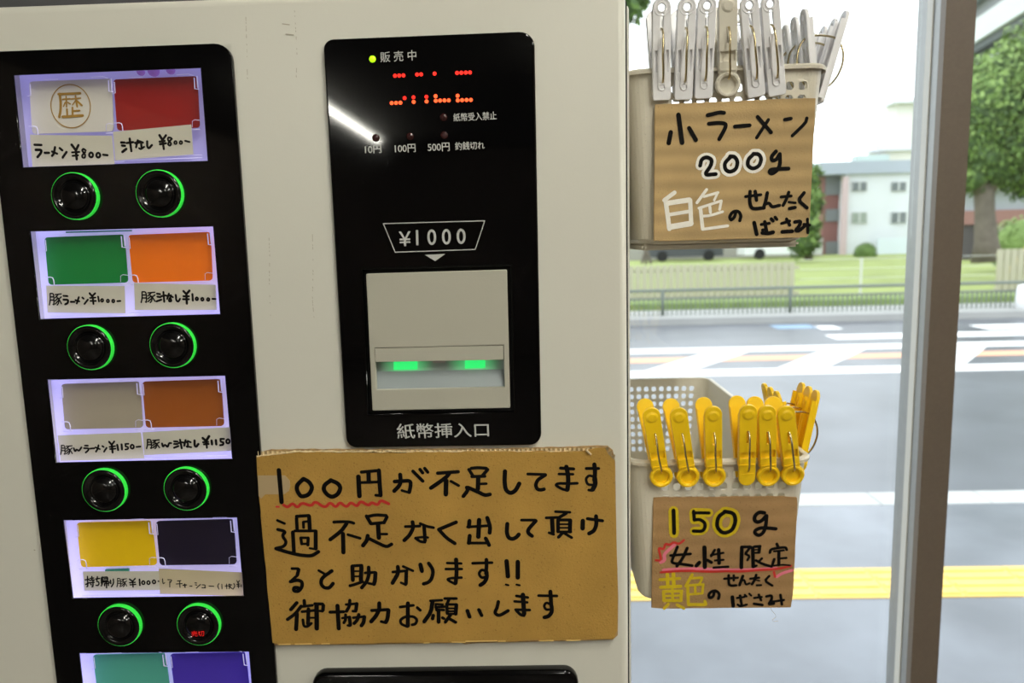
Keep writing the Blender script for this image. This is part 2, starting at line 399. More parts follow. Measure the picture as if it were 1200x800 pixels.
LABELS = [
 ([(35,157.8),(131,159),(134.3,192.5),(38,195.6)], 'handwritten ramen 800 yen paper label under the white card', (30,150,10,22),
  '105,195 185,198;24:120,255 185,255 182,290 140,340;22:225,290 275,290;345,225 332,300 310,325;20:310,275 370,300;400,235 430,260;480,280 435,345;24:540,195 590,260;620,200 590,260;24:590,260 600,365;18:545,285 630,280;18:550,325 615,320;18:705,262 675,240 660,265 700,310 695,350 665,345 662,320 700,280;'+rings([(768,315),(852,318)],28,20)+';20:910,312 960,318'),
 ([(132.5,154.5),(224,145.8),(226.5,180.8),(135,188)], 'handwritten soupless 800 yen paper label tilted under the red card', (125,140,10,21),
  '170,268 210,270;180,305 215,308;24:185,380 230,345;235,275 310,265;22:270,225 290,370;335,275 385,270;365,245 345,325;385,255 425,270;405,280 410,340;18:380,335 400,350 440,320;475,255 475,320 495,340 530,300;24:620,185 655,240;695,185 655,240;655,240 670,345;620,260 680,250;625,290 695,278;18:755,215 720,208 718,245 760,280 742,310 715,290 740,250 765,225;'+rings([(807,270),(870,270)],18,16)+';18:920,250 970,262'),
 ([(54,334.5),(146,335),(147,367),(55.5,366.3)], 'handwritten pork ramen 1000 yen paper label under the green card', (40,310,10,18),
  pork(188,337,130,135,12)+';345,365 390,368;20:345,410 400,410 395,450 365,465;430,435 475,435;525,380 500,455;485,415 530,430;565,385 580,398;630,410 590,460;20:650,335 680,370;715,335 680,370;685,370 695,460;16:655,390 720,385;16:660,425 725,425;750,375 760,430;'+rings([(797,418),(865,425),(928,426)],17,15)+';975,428 1010,425'),
 ([(157,331.5),(252.5,333.5),(254,363),(158,363.2)], 'handwritten pork soupless 1000 yen paper label under the orange card', (145,310,10,19),
  pork(215,318,150,125,13)+';390,340 425,345;395,375 430,380;385,430 440,410;440,370 490,360;465,320 475,435;505,365 555,360;530,340 510,400;555,370 575,380;18:545,385 525,430 562,430 550,395;610,355 615,420 640,435 660,400;22:700,310 735,345;22:770,305 735,345;22:735,345 740,455;700,370 765,370;695,405 765,405;20:805,345 810,420;'+rings([(857,400),(922,405),(990,408)],17,17)+';18:1040,400 1075,402'),
 ([(67.5,510),(165,506.5),(169,537),(71,540)], 'handwritten double pork ramen 1150 yen paper label under the grey card', (60,490,10,17),
  pork(120,317,125,105,11)+';265,350 280,390 300,360 325,385 355,340;395,320 430,320;385,350 440,350 435,375 405,400;455,355 505,350;555,315 545,360 525,390;520,340 570,360;600,325 615,335;650,345 620,390;20:680,275 710,310;740,270 710,310;20:712,310 720,400;16:685,335 750,325;16:690,360 755,355;20:775,310 785,370;20:825,305 830,365;870,300 905,298;872,305 870,330 902,335 900,360 870,365;'+rings([(950,332)],24,17)+';1000,335 1045,330'),
 ([(167,506.5),(270,500.3),(271,528),(169,533.2)], 'handwritten double pork soupless 1150 yen paper label under the brown card', (160,490,10,19),
  pork(128,248,138,105,13)+';300,295 310,335 335,305 365,340 380,290 405,290;440,270 480,272;440,300 480,300;440,345 490,325;495,290 535,280;510,250 530,350;550,285 600,275;575,255 560,320;600,265 635,280;18:600,290 605,340 580,325 640,338;22:680,260 680,320 700,335 725,300;24:775,230 815,265;24:850,210 815,265;815,265 825,345;780,280 840,275;790,305 845,300;22:880,260 885,305;22:930,255 935,305;985,240 1025,240;985,245 985,275 1020,280 1015,310 980,315;'+rings([(1072,270)],25,18)),
 ([(97,669.5),(186.5,669),(187.5,691.3),(98.5,692)], 'handwritten takeaway pork 1000 yen paper label under the yellow card', (85,650,10,13),
  '150,292 192,285;175,252 180,368 168,372;155,345 198,325;206,275 248,270;226,252 228,296;200,298 255,293;204,325 255,320;240,300 240,372 228,372;212,338 220,350;272,282 318,275;292,255 282,312 306,312 312,335 298,360 276,356;338,268 338,330;350,258 352,325 338,362;366,262 412,258 410,302;370,280 408,278;364,302 412,300;360,318 430,312 428,330;396,318 400,385;376,335 376,360;376,335 420,332 420,358;446,295 448,335;478,282 482,330 456,372;'+pork(528,275,105,98,9)+';16:670,285 705,310;735,275 705,310;706,310 710,375;670,325 735,320;675,350 740,345;16:785,285 790,355;'+rings([(830,325),(890,325),(955,315)],21,14)+';1005,308 1015,308'),
 ([(186,666),(284,670.5),(285.2,698.3),(187.5,695.5)], 'thin lettered beige paper label for sliced pork under the dark card', (180,650,10,9),
  '105,280 110,340 130,325;165,290 215,290 200,320;190,310 190,375;280,305 320,300;265,340 335,335;305,305 310,380;11:345,355 385,350;11:365,340 370,380;425,365 450,365;485,325 505,328;490,350 505,352;500,390 550,345;570,350 605,350 600,385;565,385 610,385;650,365 705,368;765,335 750,365 765,400;800,345 802,395;840,365 870,360;855,340 858,395;880,345 915,350;890,340 880,370;905,350 885,395;885,365 920,395;940,335 955,365 930,400;975,300 990,325;1005,300 990,325;992,325 995,385;975,345 1010,340;980,365 1012,362;1028,350 1028,375')]
for k, (q, lab, (ox, oy, s, dw), tx) in enumerate(LABELS):
    Yl = .0038 - .0004*(k % 2)
    m = M_paper if k != 7 else mat('tan_label_paper', (206,192,156), .7)
    o = pixplate('price_label', q, [], Yl, .0003, m); tag(o, lab, 'price label', 'handwritten price labels in the display windows')
    inkobj('lettering', [(ox, oy, s, dw, tx)], Yl-.0001, M_ink, o, 1.3)

# ---- push buttons
M_green = mat('green_light_ring', (40,200,60), .4, emit=(58,220,70), es=.62)
BTN = [(90,230),(188.7,227),(107.7,406.5),(204,404),(124.3,573),(219.7,571.5),(142,731),(234.3,730)]
def lathe(bm, c, prof, n=40):            # prof: (radius, y toward the viewer)
    rg = []
    for r, y in prof:
        rg.append([bm.verts.new((c.x+r*math.cos(2*PI*k/n), c.y-y, c.z+r*math.sin(2*PI*k/n))) for k in range(n)] if r > 0 else [bm.verts.new((c.x, c.y-y, c.z))])
    for A, B in zip(rg, rg[1:]):
        for k in range(n):
            f = [A[k % len(A)], A[(k+1) % n % len(A)], B[(k+1) % n % len(B)], B[k % len(B)]]
            u = []; [u.append(v) for v in f if v not in u]
            bm.faces.new(u)
for i, (x, y) in enumerate(BTN):
    c = P(x, y, -.0048); R = .0157
    bm = bmesh.new()
    lathe(bm, c, [(.0151,0),(.0151,.0034),(.0146,.0040),(.0130,.0042),(.0105,.0028),(.0101,.0022),(.0098,.0022),(.0095,.0030),(.0085,.0044),(.006,.0055),(.003,.0060),(0,.0062)])
    b = from_bm('push_button', bm, M_button, tm, True)
    bm = bmesh.new(); lathe(bm, c, [(R,-.0004),(R,.0026),(.0155,.0030),(.0150,.0030),(.0150,-.0004)]); from_bm('light_ring', bm, M_green, b)
    if i == 7: text('sold_out_lettering', '売切', [(224,739.5),(239,738.8),(239.3,745),(224.4,745.6)], -.0112, mat('red_led_text', (160,14,14), .5, emit=(255,20,16), es=.4), b, .01)

# ---- bill panel
BLP = [(378.3,46),(626.3,36),(634.6,521.5),(406,525)]
bl = pixplate('bill_panel', rnd(BLP, [12,18,14,12]), [hole2], -.004, .0045, M_black, tm, .0012)
bl['label'] = 'glossy black panel with red display and bill slot'
Yt = -.00405-.0002
text('lettering', '販 売 中', [(445.4,61),(487.5,58.5),(488,70.5),(446,73.2)], Yt, M_print, bl, .008)
text('lettering', '紙幣受入禁止', [(531,133),(581.5,130.5),(582,140),(531.7,142.3)], Yt, M_print, bl, .012)
text('lettering', '10円', [(427.5,170.8),(446.5,169.7),(447,179),(428,180.2)], Yt, M_print, bl, .014)
text('lettering', '100円', [(462.5,169.5),(486.5,168.5),(487,178),(463,179)], Yt, M_print, bl, .014)
text('lettering', '500円', [(501,167.8),(526.5,167),(527,176.8),(501.5,177.5)], Yt, M_print, bl, .014)
text('lettering', '釣銭切れ', [(533,166.5),(567.5,165.5),(568,174.5),(533.5,176)], Yt, M_print, bl, .012)
text('lettering', '¥', [(467.5,271.5),(481,271),(481.5,288),(468,288.5)], Yt, M_print, bl, .02)
text('lettering', '1 0 0 0', [(487.5,269.5),(545,268),(545.5,285.2),(488,287.3)], Yt, M_print, bl, .03)
text('lettering', '紙幣挿入口', [(464.5,496.5),(572.5,495),(573,511.5),(466,514)], Yt, M_print, bl, .016)
bm = bmesh.new(); fr_ = [(449.3,262),(568,258.6),(557,292.2),(463,295.4)]
for a, b in zip(fr_, fr_[1:]+fr_[:1]): ink(bm, [a, b], 1.15, Yt, False)
from_bm('printed_frame', bm, M_print, bl)
film('printed_arrow', [(497.5,298.4),(522,297.4),(510,305.8)], Yt, M_print, bl)
# red dots of the display
M_red = mat('red_led', (200,20,10), .5, emit=(255,34,20), es=1.5); M_red2 = mat('orange_red_led', (220,60,20), .5, emit=(255,84,38), es=2.0)
def dots(name, pts, m, r=2.15):
    bm = bmesh.new()
    for x, y in pts:
        p = P(440+x/10, 60+y/10, Yt); rr = r/F*.51
        bm.faces.new([bm.verts.new((p.x+rr*math.cos(t*PI/6), Yt, p.z+rr*math.sin(t*PI/6))) for t in range(12)])
    from_bm(name, bm, m, bl)
dots('led_dots', [(228,287),(278,285),(328,283),(487,273),(535,271),(693,262),(956,254),(1006,252),(1057,250),(1107,249),(445,540),(597,534),(341,549)], M_red)
dots('led_dots', [(190,607),(241,605),(292,603),(448,594),(599,588),(704,526),(706,580),(757,578),(808,576),(859,575),(962,522),(964,576),(1015,573),(1067,571),(1118,570)], M_red2)
# lamps
def ball(name, x, y, r, m, parent, Y=-.004):
    bm = bmesh.new(); c = P(x, y, Y); rr = r/F*.51
    lathe(bm, c, [(rr,0),(rr*.95,rr*.15),(rr*.7,rr*.35),(0,rr*.5)], 16); return from_bm(name, bm, m, parent, True)
ball('status_lamp', 436.5, 69.2, 3.7, mat('lime_led', (160,230,10), .4, emit=(170,235,20), es=1.3), bl)
for x, y in ((440.5,161.5),(480.5,160),(520.5,158.5),(519.8,137.5)):
    ball('indicator_lamp', x, y, 4.4, mat('unlit_red_lamp', (52,24,24), .15), bl)
# bill acceptor
acc = pixplate('bill_acceptor', rnd([(428.7,320.7),(594,315.8),(598,478),(436.3,481.3)], 1.5, 2), [[(438.8,407.5),(590,404.2),(591.6,453.3),(441.2,456.6)]], -.0062, .004, M_slate, tm, .0006)
boxo('recess', (P(424,400,.004).x, .004, P(500,487,.004).z), (P(603,400,.004).x, .006, P(500,310,.004).z), M_blackmatte, acc)
pixplate('flap', [(439.3,408),(589.6,404.8),(590.2,421.4),(440,424.2)], [], -.0058, .003, M_slate, acc, .0003)
M_tray = mat('grey_slot_tray', (150,158,160), .35)
bm = bmesh.new()
def Q(x, y, Y): return bm.verts.new(P(x, y, 0)*0+P(x, y, Y))
a = [Q(440.5,457,-.004), Q(592,453.8,-.004), Q(591.4,431.4,.0033), Q(440.2,434.4,.0033)]; bm.faces.new(a)
from_bm('slot_tray', bm, M_tray, acc)
bm = bmesh.new(); bm.faces.new([Q(439.5,423,.0030), Q(590.5,420,.0030), Q(591,432.4,.0030), Q(440,435.4,.0030)])
M_lens = mat('slot_lens_glow', (168,180,176), .3); nt = M_lens.node_tree  # lamp spill painted in: green emission fading sideways from each slot lamp
tc = nt.nodes.new('ShaderNodeTexCoord'); sp = nt.nodes.new('ShaderNodeSeparateXYZ'); nt.links.new(tc.outputs['Object'], sp.inputs[0]); acc_ = None
for cxx in (P(477,428,.003).x, P(555,427,.003).x):
    a1 = nt.nodes.new('ShaderNodeMath'); a1.operation = 'SUBTRACT'; a1.inputs[1].default_value = cxx; nt.links.new(sp.outputs[0], a1.inputs[0])
    a2 = nt.nodes.new('ShaderNodeMath'); a2.operation = 'ABSOLUTE'; nt.links.new(a1.outputs[0], a2.inputs[0])
    a3 = nt.nodes.new('ShaderNodeMapRange'); a3.interpolation_type = 'SMOOTHSTEP'; a3.inputs[1].default_value = .004; a3.inputs[2].default_value = .021; a3.inputs[3].default_value = 1; a3.inputs[4].default_value = 0
    nt.links.new(a2.outputs[0], a3.inputs[0])
    if acc_: a4 = nt.nodes.new('ShaderNodeMath'); nt.links.new(acc_, a4.inputs[0]); nt.links.new(a3.outputs[0], a4.inputs[1]); acc_ = a4.outputs[0]
    else: acc_ = a3.outputs[0]
a5 = nt.nodes.new('ShaderNodeMath'); a5.operation = 'MULTIPLY'; a5.inputs[1].default_value = .5; nt.links.new(acc_, a5.inputs[0])
nt.nodes['Principled BSDF'].inputs['Emission Color'].default_value = (.04,.75,.2,1); nt.links.new(a5.outputs[0], nt.nodes['Principled BSDF'].inputs['Emission Strength'])
from_bm('slot_back', bm, M_lens, acc)
M_gl = bpy.data.materials.new('green_slot_lamp'); M_gl.use_nodes = True
nt = M_gl.node_tree; b_ = nt.nodes['Principled BSDF']; b_.inputs['Base Color'].default_value = (.02,.3,.08,1); b_.inputs['Emission Color'].default_value = (.03,.85,.17,1); b_.inputs['Emission Strength'].default_value = 1.0
for (xa_, xb_) in ((461.5,489),(545,568.5)):
    yy = 424-(xa_-440)*.021
    pixplate('slot_lamp', [(xa_,yy-.5),(xb_,yy-1),(xb_,yy+9),(xa_,yy+9.6)], [], .0022, .0006, M_gl, acc)
for xa_ in (506,):
    pixplate('slot_catch', [(507,423),(522,422.6),(522,425),(507,425.4)], [], -.001, .002, mat('pale_catch', (190,180,180), .5), acc)
# coin panel below
cpn = pixplate('coin_panel', rnd([(364,789.5),(677,785.5),(690,1000),(378,1004)], [16,16,10,10]), [], -.008, .010, M_black, tm, .003)

# ================================================================== BIG CARDBOARD SIGN
def edge(a, b, n, amp, seed):
    o = []
    for k in range(n):
        t = k/n; nn = noise.noise(Vector((t*n*.37, seed, 0)))*amp
        o.append((a[0]+(b[0]-a[0])*t + (nn if abs(b[1]-a[1]) > abs(b[0]-a[0]) else 0), a[1]+(b[1]-a[1])*t + (nn if abs(b[0]-a[0]) >= abs(b[1]-a[1]) else 0)))
    return o
sg = thing('cardboard_sign', 'large brown cardboard notice with four lines of black handwriting', 'sign', (P(510,750,-.005).x, -.004, P(510,754,-.005).z))
front = ([(300.6,535.5),(312,533.8),(326,532.8),(340,531.2)] + edge((350,529.6),(440,530.6),14,1.4,1) + edge((440,530.8),(590,528.6),20,2.0,2) +
         [(600,528.8),(610,529.6),(622,529),(634,528),(646,529.6),(660,529.2),(672,528.6),(682,528.8),(692,526.2),(700,524.8)] + [(709.5,524.6),(711,529),(715,533.6),(719.2,537.8)] +
         edge((720,540),(721.6,610),10,.9,5) + edge((722,612),(723.8,690),10,1.0,6) + edge((723.6,692),(723,748),6,.9,7) +
         edge((719,748.5),(560,751.6),16,1.2,8) + edge((556,752),(420,753.6),16,1.4,9) + edge((418,754),(322,755.3),12,1.2,10) + edge((319.5,753),(306,610),16,.9,11) + edge((305.6,606),(301,550),8,1.0,12))
pixplate('front_liner', front, [], -.0062, .0008, M_card, sg)
back = ([(301,531.5),(310,528.2)] + edge((318,526.4),(470,525.8),30,2.2,21) + edge((470,525.8),(610,525.2),30,2.0,22) + edge((612,524.8),(690,522.6),16,1.8,23) + [(700,521.8),(712,522.4),(718,527),(721,540)] +
        [(722.6,640),(724.6,700),(724,744),(718,749.3),(700,750),(560,753.2),(545,754.6),(540,753),(420,755.2),(322,756),(318,745),(304,600),(300,545)])
pixplate('back_liner', back, [], -.0022, .0008, M_flute_d, sg)
# corrugated core exposed along the torn top
bm = bmesh.new(); pt = []
n = 150
for k in range(n+1):
    t = k/n; x = 302+t*408; y = 528.6-5.5*t*t*.6-1.2*t+1.1*noise.noise(Vector((t*40, 3, 0)))
    Y = -.0055+.0030*(k % 2); pt.append((x, y, Y))
for (a, b) in zip(pt, pt[1:]):
    A, B = P(a[0], a[1], a[2]), P(b[0], b[1], b[2]); A2, B2 = A-Vector((0,0,.010)), B-Vector((0,0,.010))
    bm.faces.new([bm.verts.new(v) for v in (A, B, B2, A2)])
from_bm('corrugated_core', bm, M_flute, sg)
# torn lip of lighter fibre along top and flaps
bm = bmesh.new()
def lip(pts, w0, Y, seed):
    for (a, b) in zip(pts, pts[1:]):
        ja = 1+.8*noise.noise(Vector((a[0]*.3, seed, 0))); jb = 1+.8*noise.noise(Vector((b[0]*.3, seed, 0)))
        A, B = P(a[0], a[1], Y), P(b[0], b[1], Y); A2, B2 = P(a[0], a[1]-w0*ja, Y+.0022), P(b[0], b[1]-w0*jb, Y+.0022)
        bm.faces.new([bm.verts.new(v) for v in (A, B, B2, A2)])
topl = [(300.6+k*3, 535.2-min(5.6, k*.38)+.5*noise.noise(Vector((k*.7,0,0)))) for k in range(15)] + [(345+k*3.2, 529.6+1.2*noise.noise(Vector((k*.33,9,0)))) for k in range(105)]
lip(topl, 1.8, -.0063, 1)
fl = [(710,525),(712,531),(716,535),(719.6,539)]
for (a, b) in zip(fl, fl[1:]):
    bm.faces.new([bm.verts.new(v) for v in (P(*a, -.0064), P(*b, -.0064), P(b[0]+1.5, b[1]-6, -.0085), P(a[0]+3, a[1]-3, -.0085))])
tube(bm, [P(687,527,-.0066), P(690,530,-.0075), P(692.5,532.5,-.0070)], .0008, 5)
from_bm('torn_fibre', bm, M_flute, sg)
bm = bmesh.new()
for s, e in (((327,754.9),(340,754.6)),((346,754.6),(365,754.2)),((377,754.3),(386,754.1)),((497,753.2),(503,752.9)),((530,752.2),(545,752.4)),((546,751.2),(582,750.6)),((584,751.2),(592,751)),((632,750.6),(648,750.2)),((664,750),(680,749.8))):
    ink(bm, [s, e], 1.5, -.0064, False)
from_bm('torn_spots', bm, mat('yellow_fibre', (236,200,120), .9), sg)['kind'] = 'stuff'
film('tape', [(302,557),(334,557),(339.5,563),(340,570),(338.5,575),(333,579),(311,579),(306,584),(303,581)], -.0064, mat('matt_clear_tape', (178,155,118), .5), sg)['label'] = 'pale square of matt adhesive tape'
SIGN = [
 (300,520,10,44,'46:268,308 300,680;555,410 480,480 478,540 520,610 560,615 625,590 663,510 620,440 555,408;880,425 800,480 792,540 840,600 895,622 960,590 995,515 960,460 875,425'),
 (400,520,10,42,'48:200,385 212,610;34:235,330 430,312;44:440,310 448,450 460,600;30:455,605 405,600;46:318,335 322,435;30:220,452 430,445;40:625,440 700,435 812,428 812,500 795,565;28:795,568 760,560 710,545;42:690,360 697,440 680,490 620,550;36:840,320 955,435;34:922,298 953,338;34:977,285 1013,330'),
 (500,520,10,42,'36:130,342 370,325;42:265,345 225,395 50,515;48:228,430 225,590;30:285,437 375,488;34:525,285 600,277 700,285;36:715,300 655,370;34:495,300 540,370;34:530,382 680,378;46:605,390 600,525;28:635,468 700,465;40:470,510 485,540 430,612;40:485,510 600,560 680,602 742,590;44:918,322 912,440 925,540 980,580 1040,550 1085,465'),
 (600,520,10,40,'30:185,352 395,358;38:392,362 300,420 275,480 295,530 335,540 375,530;34:570,283 722,293;28:550,352 715,355;46:637,268 655,350 660,440 650,535;30:650,545 580,525 508,482 540,460 660,465 765,460;32:870,287 1015,287;44:965,240 975,330 965,420;28:950,380 900,368 862,410 885,475 940,480;48:970,395 978,475 945,535;30:940,545 900,540'),
 (310,590,10,38,'28:150,195 235,232;34:155,302 250,325 205,375 258,445 230,500 140,522;38:135,525 250,562 400,600 550,615 632,562;40:332,335 345,570;36:375,170 382,295;34:375,148 520,138;42:522,150 530,295;30:355,318 605,318;42:600,325 600,525;24:600,532 530,522;30:455,215 458,278;26:458,212 500,208;32:425,400 436,470;28:425,398 508,400;34:512,400 508,482;26:432,470 508,470;32:812,215 900,210 1000,212 1045,228;40:960,235 900,320 770,420;44:920,352 925,570;30:977,362 1120,405'),
 (410,590,10,36,'38:195,145 245,230;34:210,150 300,130 425,138;36:435,155 400,222;34:250,235 400,220;46:330,240 340,400;26:365,355 435,355;42:210,375 200,430 155,488;36:230,410 330,460 430,508 488,475;30:650,268 820,262;40:735,215 745,280 700,370 638,428;30:825,232 900,265 980,280;38:870,262 882,430;26:770,400 850,390 915,395;30:770,405 830,445 880,450'),
 (510,590,10,42,'38:245,217 42,302;38:42,302 130,400 230,465;42:402,200 395,270;30:380,272 615,258;46:515,190 506,385;42:610,165 645,270 638,340;42:405,375 395,460;30:385,460 610,460;40:592,405 632,485;42:845,235 838,340 860,400 905,415 950,395 980,360;30:1012,192 1170,192;40:1178,202 1085,305 1090,345 1135,378'),
 (610,590,10,38,'30:300,165 450,160;44:370,180 378,335;28:390,360 335,340;28:410,92 580,100;34:535,112 445,165;38:440,190 440,325;32:440,190 580,190;42:582,195 578,325;20:455,240 560,240;20:455,282 560,282;28:440,330 590,330;34:490,345 445,392;30:520,350 600,398;46:730,200 728,290;34:785,175 960,200;42:885,145 890,250 860,320 805,348'),
 (320,650,10,36,'30:222,160 290,160;38:300,172 285,235;30:285,240 200,315;38:205,312 280,292 340,310 342,370 300,428 240,422 245,380 290,383 318,400;28:535,182 605,222;38:688,187 570,270 560,340 600,385 660,388 702,335;42:930,135 935,295;32:930,128 1040,122;44:1035,135 1030,295;20:945,190 1030,190;20:945,250 1030,250;32:903,360 960,345 1050,312'),
 (430,650,10,38,'30:-20,210 95,203;38:20,145 25,230 0,310 -60,382;42:100,212 95,300 82,340;28:80,345 20,332;30:305,200 470,185;42:362,138 370,210 300,328;38:462,190 458,335;26:455,350 400,325;28:425,135 538,185;44:627,112 645,190;38:725,98 780,180 760,280 720,322 665,338;28:940,95 1105,100;28:925,165 1112,165;42:1045,55 1052,200 1040,330;28:1035,342 930,285 1000,270 1108,265'),
 (530,650,10,38,'30:240,97 465,90;38:400,55 403,130 395,215;30:392,185 340,172 310,220 340,268 385,262;42:402,200 408,260 380,320 330,352;46:637,72 652,250;46:768,80 768,265;22:628,347 658,354;22:752,347 790,355'),
 (320,690,10,38,'38:278,160 208,240;36:330,200 260,290 170,355;42:280,290 270,470;36:365,135 370,200;30:340,205 460,190;30:340,265 480,250;40:415,235 410,410;30:350,360 360,435 400,442 450,400;22:420,335 480,335;48:510,180 512,460;34:490,172 580,175;38:590,190 585,245;28:580,260 550,255;34:668,270 828,265;44:755,195 770,460;28:855,180 980,170;34:900,130 895,200 860,260;38:980,172 972,240;28:970,260 935,258;26:810,340 900,325;32:850,300 850,360 830,395;38:895,330 905,420;26:900,430 875,425;28:940,335 1070,322;36:1005,298 990,360 950,402;40:1070,325 1062,390 1035,428'),
 (420,690,10,40,'34:158,250 350,240;42:245,165 245,240 210,310 150,380;42:352,248 342,350 320,388;30:315,392 268,380;30:490,210 645,190;42:580,165 580,430;30:575,440 500,410 490,360 550,320 650,320 690,360 670,410 628,418;32:692,218 725,248;28:845,137 978,130;42:870,142 850,270 772,380;24:905,175 990,180;28:905,212 1010,205;24:905,190 915,250;28:915,242 1000,245;40:940,262 940,385;38:877,308 870,345;32:985,335 1003,345;30:1012,110 1148,110;32:1062,122 1040,170;34:1035,175 1042,285;28:1035,178 1150,180;40:1148,185 1140,290;20:1050,225 1130,225;22:1050,260 1130,258;24:1045,290 1140,290;36:1080,300 1020,385;34:1060,342 1140,388'),
 (530,690,10,38,'40:178,255 203,325;36:312,242 345,308;36:540,148 525,220 495,280 550,315 655,252;30:752,80 885,98;46:828,65 842,290;28:730,143 878,155;30:742,240 908,245;32:752,252 800,300 840,310;30:1012,76 1225,80;42:1150,28 1160,190;28:1150,178 1100,155 1072,200 1100,243 1150,238;42:1165,200 1168,270 1130,318 1080,330')]
inkobj('lettering', SIGN, -.0064, M_ink, sg)
inkobj('red_underline', [(300,520,10,30,'20:240,735 268,735;325,715 370,745 430,690 485,750 535,685 650,730 690,668 810,750 870,680 935,745 985,678 1060,745 1110,680 1185,735 1225,665 1320,725 1355,680 1425,720 1460,655 1555,700')], -.0064, M_red_ink, sg)['label'] = 'red zigzag underline'

# ================================================================== BASKETS
YF = .08
def basket(name, label, X0, X1, Y0, Y1, Z0, Z1, r, cols, pitch, xs0, rows, rowz, foot):
    """front wall at Y0; perforations in front and back walls"""
    t = thing(name, label, 'basket', ((X0+X1)/2, (Y0+Y1)/2, Z0))
    bm = bmesh.new(); h = pitch*.31
    zs = sorted(set([Z0+.004, Z1] + [rowz-k*pitch+pitch/2 for k in range(rows)] + [rowz-rows*pitch+pitch/2]))
    zs = [z for z in zs if z >= Z0+.0039]
    xs = [X0+r] + [xs0+k*pitch for k in range(cols+1)] + [X1-r]
    tap = lambda z: .010*(Z1-z)/(Z1-Z0)
    mx = (X0+X1)/2; my = (Y0+Y1)/2
    def pos(x, y, z):
        s = tap(z); return Vector((x+(-s if x > mx else s)*min(1, abs(x-mx)/(X1-mx)), y+(s*.5 if y < my else -s*.5), z))
    cache = {}
    def V(x, y, z):
        p = pos(x, y, z); k = (round(p.x, 6), round(p.y, 6), round(p.z, 6))
        if k not in cache: cache[k] = bm.verts.new(p)
        return cache[k]
    ztop_h = rowz+pitch/2; zbot_h = rowz-rows*pitch+pitch/2
    for Yw in (Y0, Y1):
        for i in range(len(xs)-1):
            for j in range(len(zs)-1):
                a, b, c, d = xs[i], xs[i+1], zs[j], zs[j+1]
                hole = 1 <= i <= cols and c >= zbot_h-1e-6 and d <= ztop_h+1e-6
                if not hole: bm.faces.new((V(a,Yw,c), V(b,Yw,c), V(b,Yw,d), V(a,Yw,d))); continue
                m_, n_ = (a+b)/2, (c+d)/2; k1 = h*.55
                H = [V(m_+u, Yw, n_+v) for u, v in ((-k1,-h),(k1,-h),(h,-k1),(h,k1),(k1,h),(-k1,h),(-h,k1),(-h,-k1))]
                K = [V(a,Yw,c), V(b,Yw,c), V(b,Yw,d), V(a,Yw,d)]
                bm.faces.new((K[0],K[1],H[1],H[0])); bm.faces.new((K[1],H[2],H[1])); bm.faces.new((K[1],K[2],H[3],H[2])); bm.faces.new((K[2],H[4],H[3]))
                bm.faces.new((K[2],K[3],H[5],H[4])); bm.faces.new((K[3],H[6],H[5])); bm.faces.new((K[3],K[0],H[7],H[6])); bm.faces.new((K[0],H[0],H[7]))
    N = 7
    def strip(pts):
        for (p, q) in zip(pts, pts[1:]):
            for j in range(len(zs)-1): bm.faces.new((V(*p,zs[j]), V(*q,zs[j]), V(*q,zs[j+1]), V(*p,zs[j+1])))
    arc = lambda ox, oy, a0: [(ox+r*math.cos(a0+k/N*PI/2), oy+r*math.sin(a0+k/N*PI/2)) for k in range(N+1)]
    c4 = [arc(X1-r, Y0+r, -PI/2), arc(X1-r, Y1-r, 0), arc(X0+r, Y1-r, PI/2), arc(X0+r, Y0+r, PI)]
    loop = []
    for a in c4: strip(a)
    for a, b in ((c4[0][-1], c4[1][0]), (c4[2][-1], c4[3][0])):
        seg = [(a[0]+(b[0]-a[0])*k/6, a[1]+(b[1]-a[1])*k/6) for k in range(7)]; strip(seg)
    # rounded foot and floor of the basket
    per = c4[0]+c4[1]+c4[2]+c4[3]; zf = zs[0]
    for (a, b) in zip(per, per[1:]+per[:1]): pass
    rg = []
    for (ins, z) in ((0, zf), (.0015, Z0+.0016), (.0045, Z0)):
        rg.append([bm.verts.new(pos(x, y, zf)+Vector(((mx-x)/(X1-mx)*ins, (my-y)/(Y1-my)*ins, z-zf))) for x, y in per])
    for A, B in zip(rg, rg[1:]):
        for k in range(len(per)): bm.faces.new((A[k], A[(k+1) % len(per)], B[(k+1) % len(per)], B[k]))
    bm.faces.new(rg[-1])
    o = from_bm('body', bm, M_basket, t)
    sm = o.modifiers.new('s', 'SOLIDIFY'); sm.thickness = .0016; sm.offset = 0
    # rim
    bm = bmesh.new(); ring = [pos(x, y, Z1) for x, y in per]; n = len(ring); ctr = Vector((mx, my, Z1))
    prof = [(-.0012,-.0012),(-.0012,.0008),(0,.0016),(.0028,.0012),(.0042,-.0002),(.0040,-.0026),(.0030,-.0026),(.0028,-.0006),(.0006,-.0012)]
    G_ = []
    for k in range(n):
        tg = (ring[(k+1) % n]-ring[k-1]).normalized(); nn = Vector((tg.y, -tg.x, 0))
        G_.append([bm.verts.new(ring[k]+nn*u+Vector((0, 0, v))) for u, v in prof])
    for k in range(n):
        A, B = G_[k], G_[(k+1) % n]
        for j in range(len(prof)): bm.faces.new((A[j], B[j], B[(j+1) % len(prof)], A[(j+1) % len(prof)]))
    from_bm('rim', bm, M_basket, t)
    if foot:
        bm = bmesh.new(); fa, fb = X0+.012, X1-.013
        vs = box(bm, (fa, Y0+.010, Z0-.0052), (fb, Y1-.010, Z0+.0005)); bmesh.ops.bevel(bm, geom=bm.edges[:], offset=.002, segments=2, affect='EDGES')
        from_bm('foot', bm, M_basket, t)
    return t
kk = .58/F
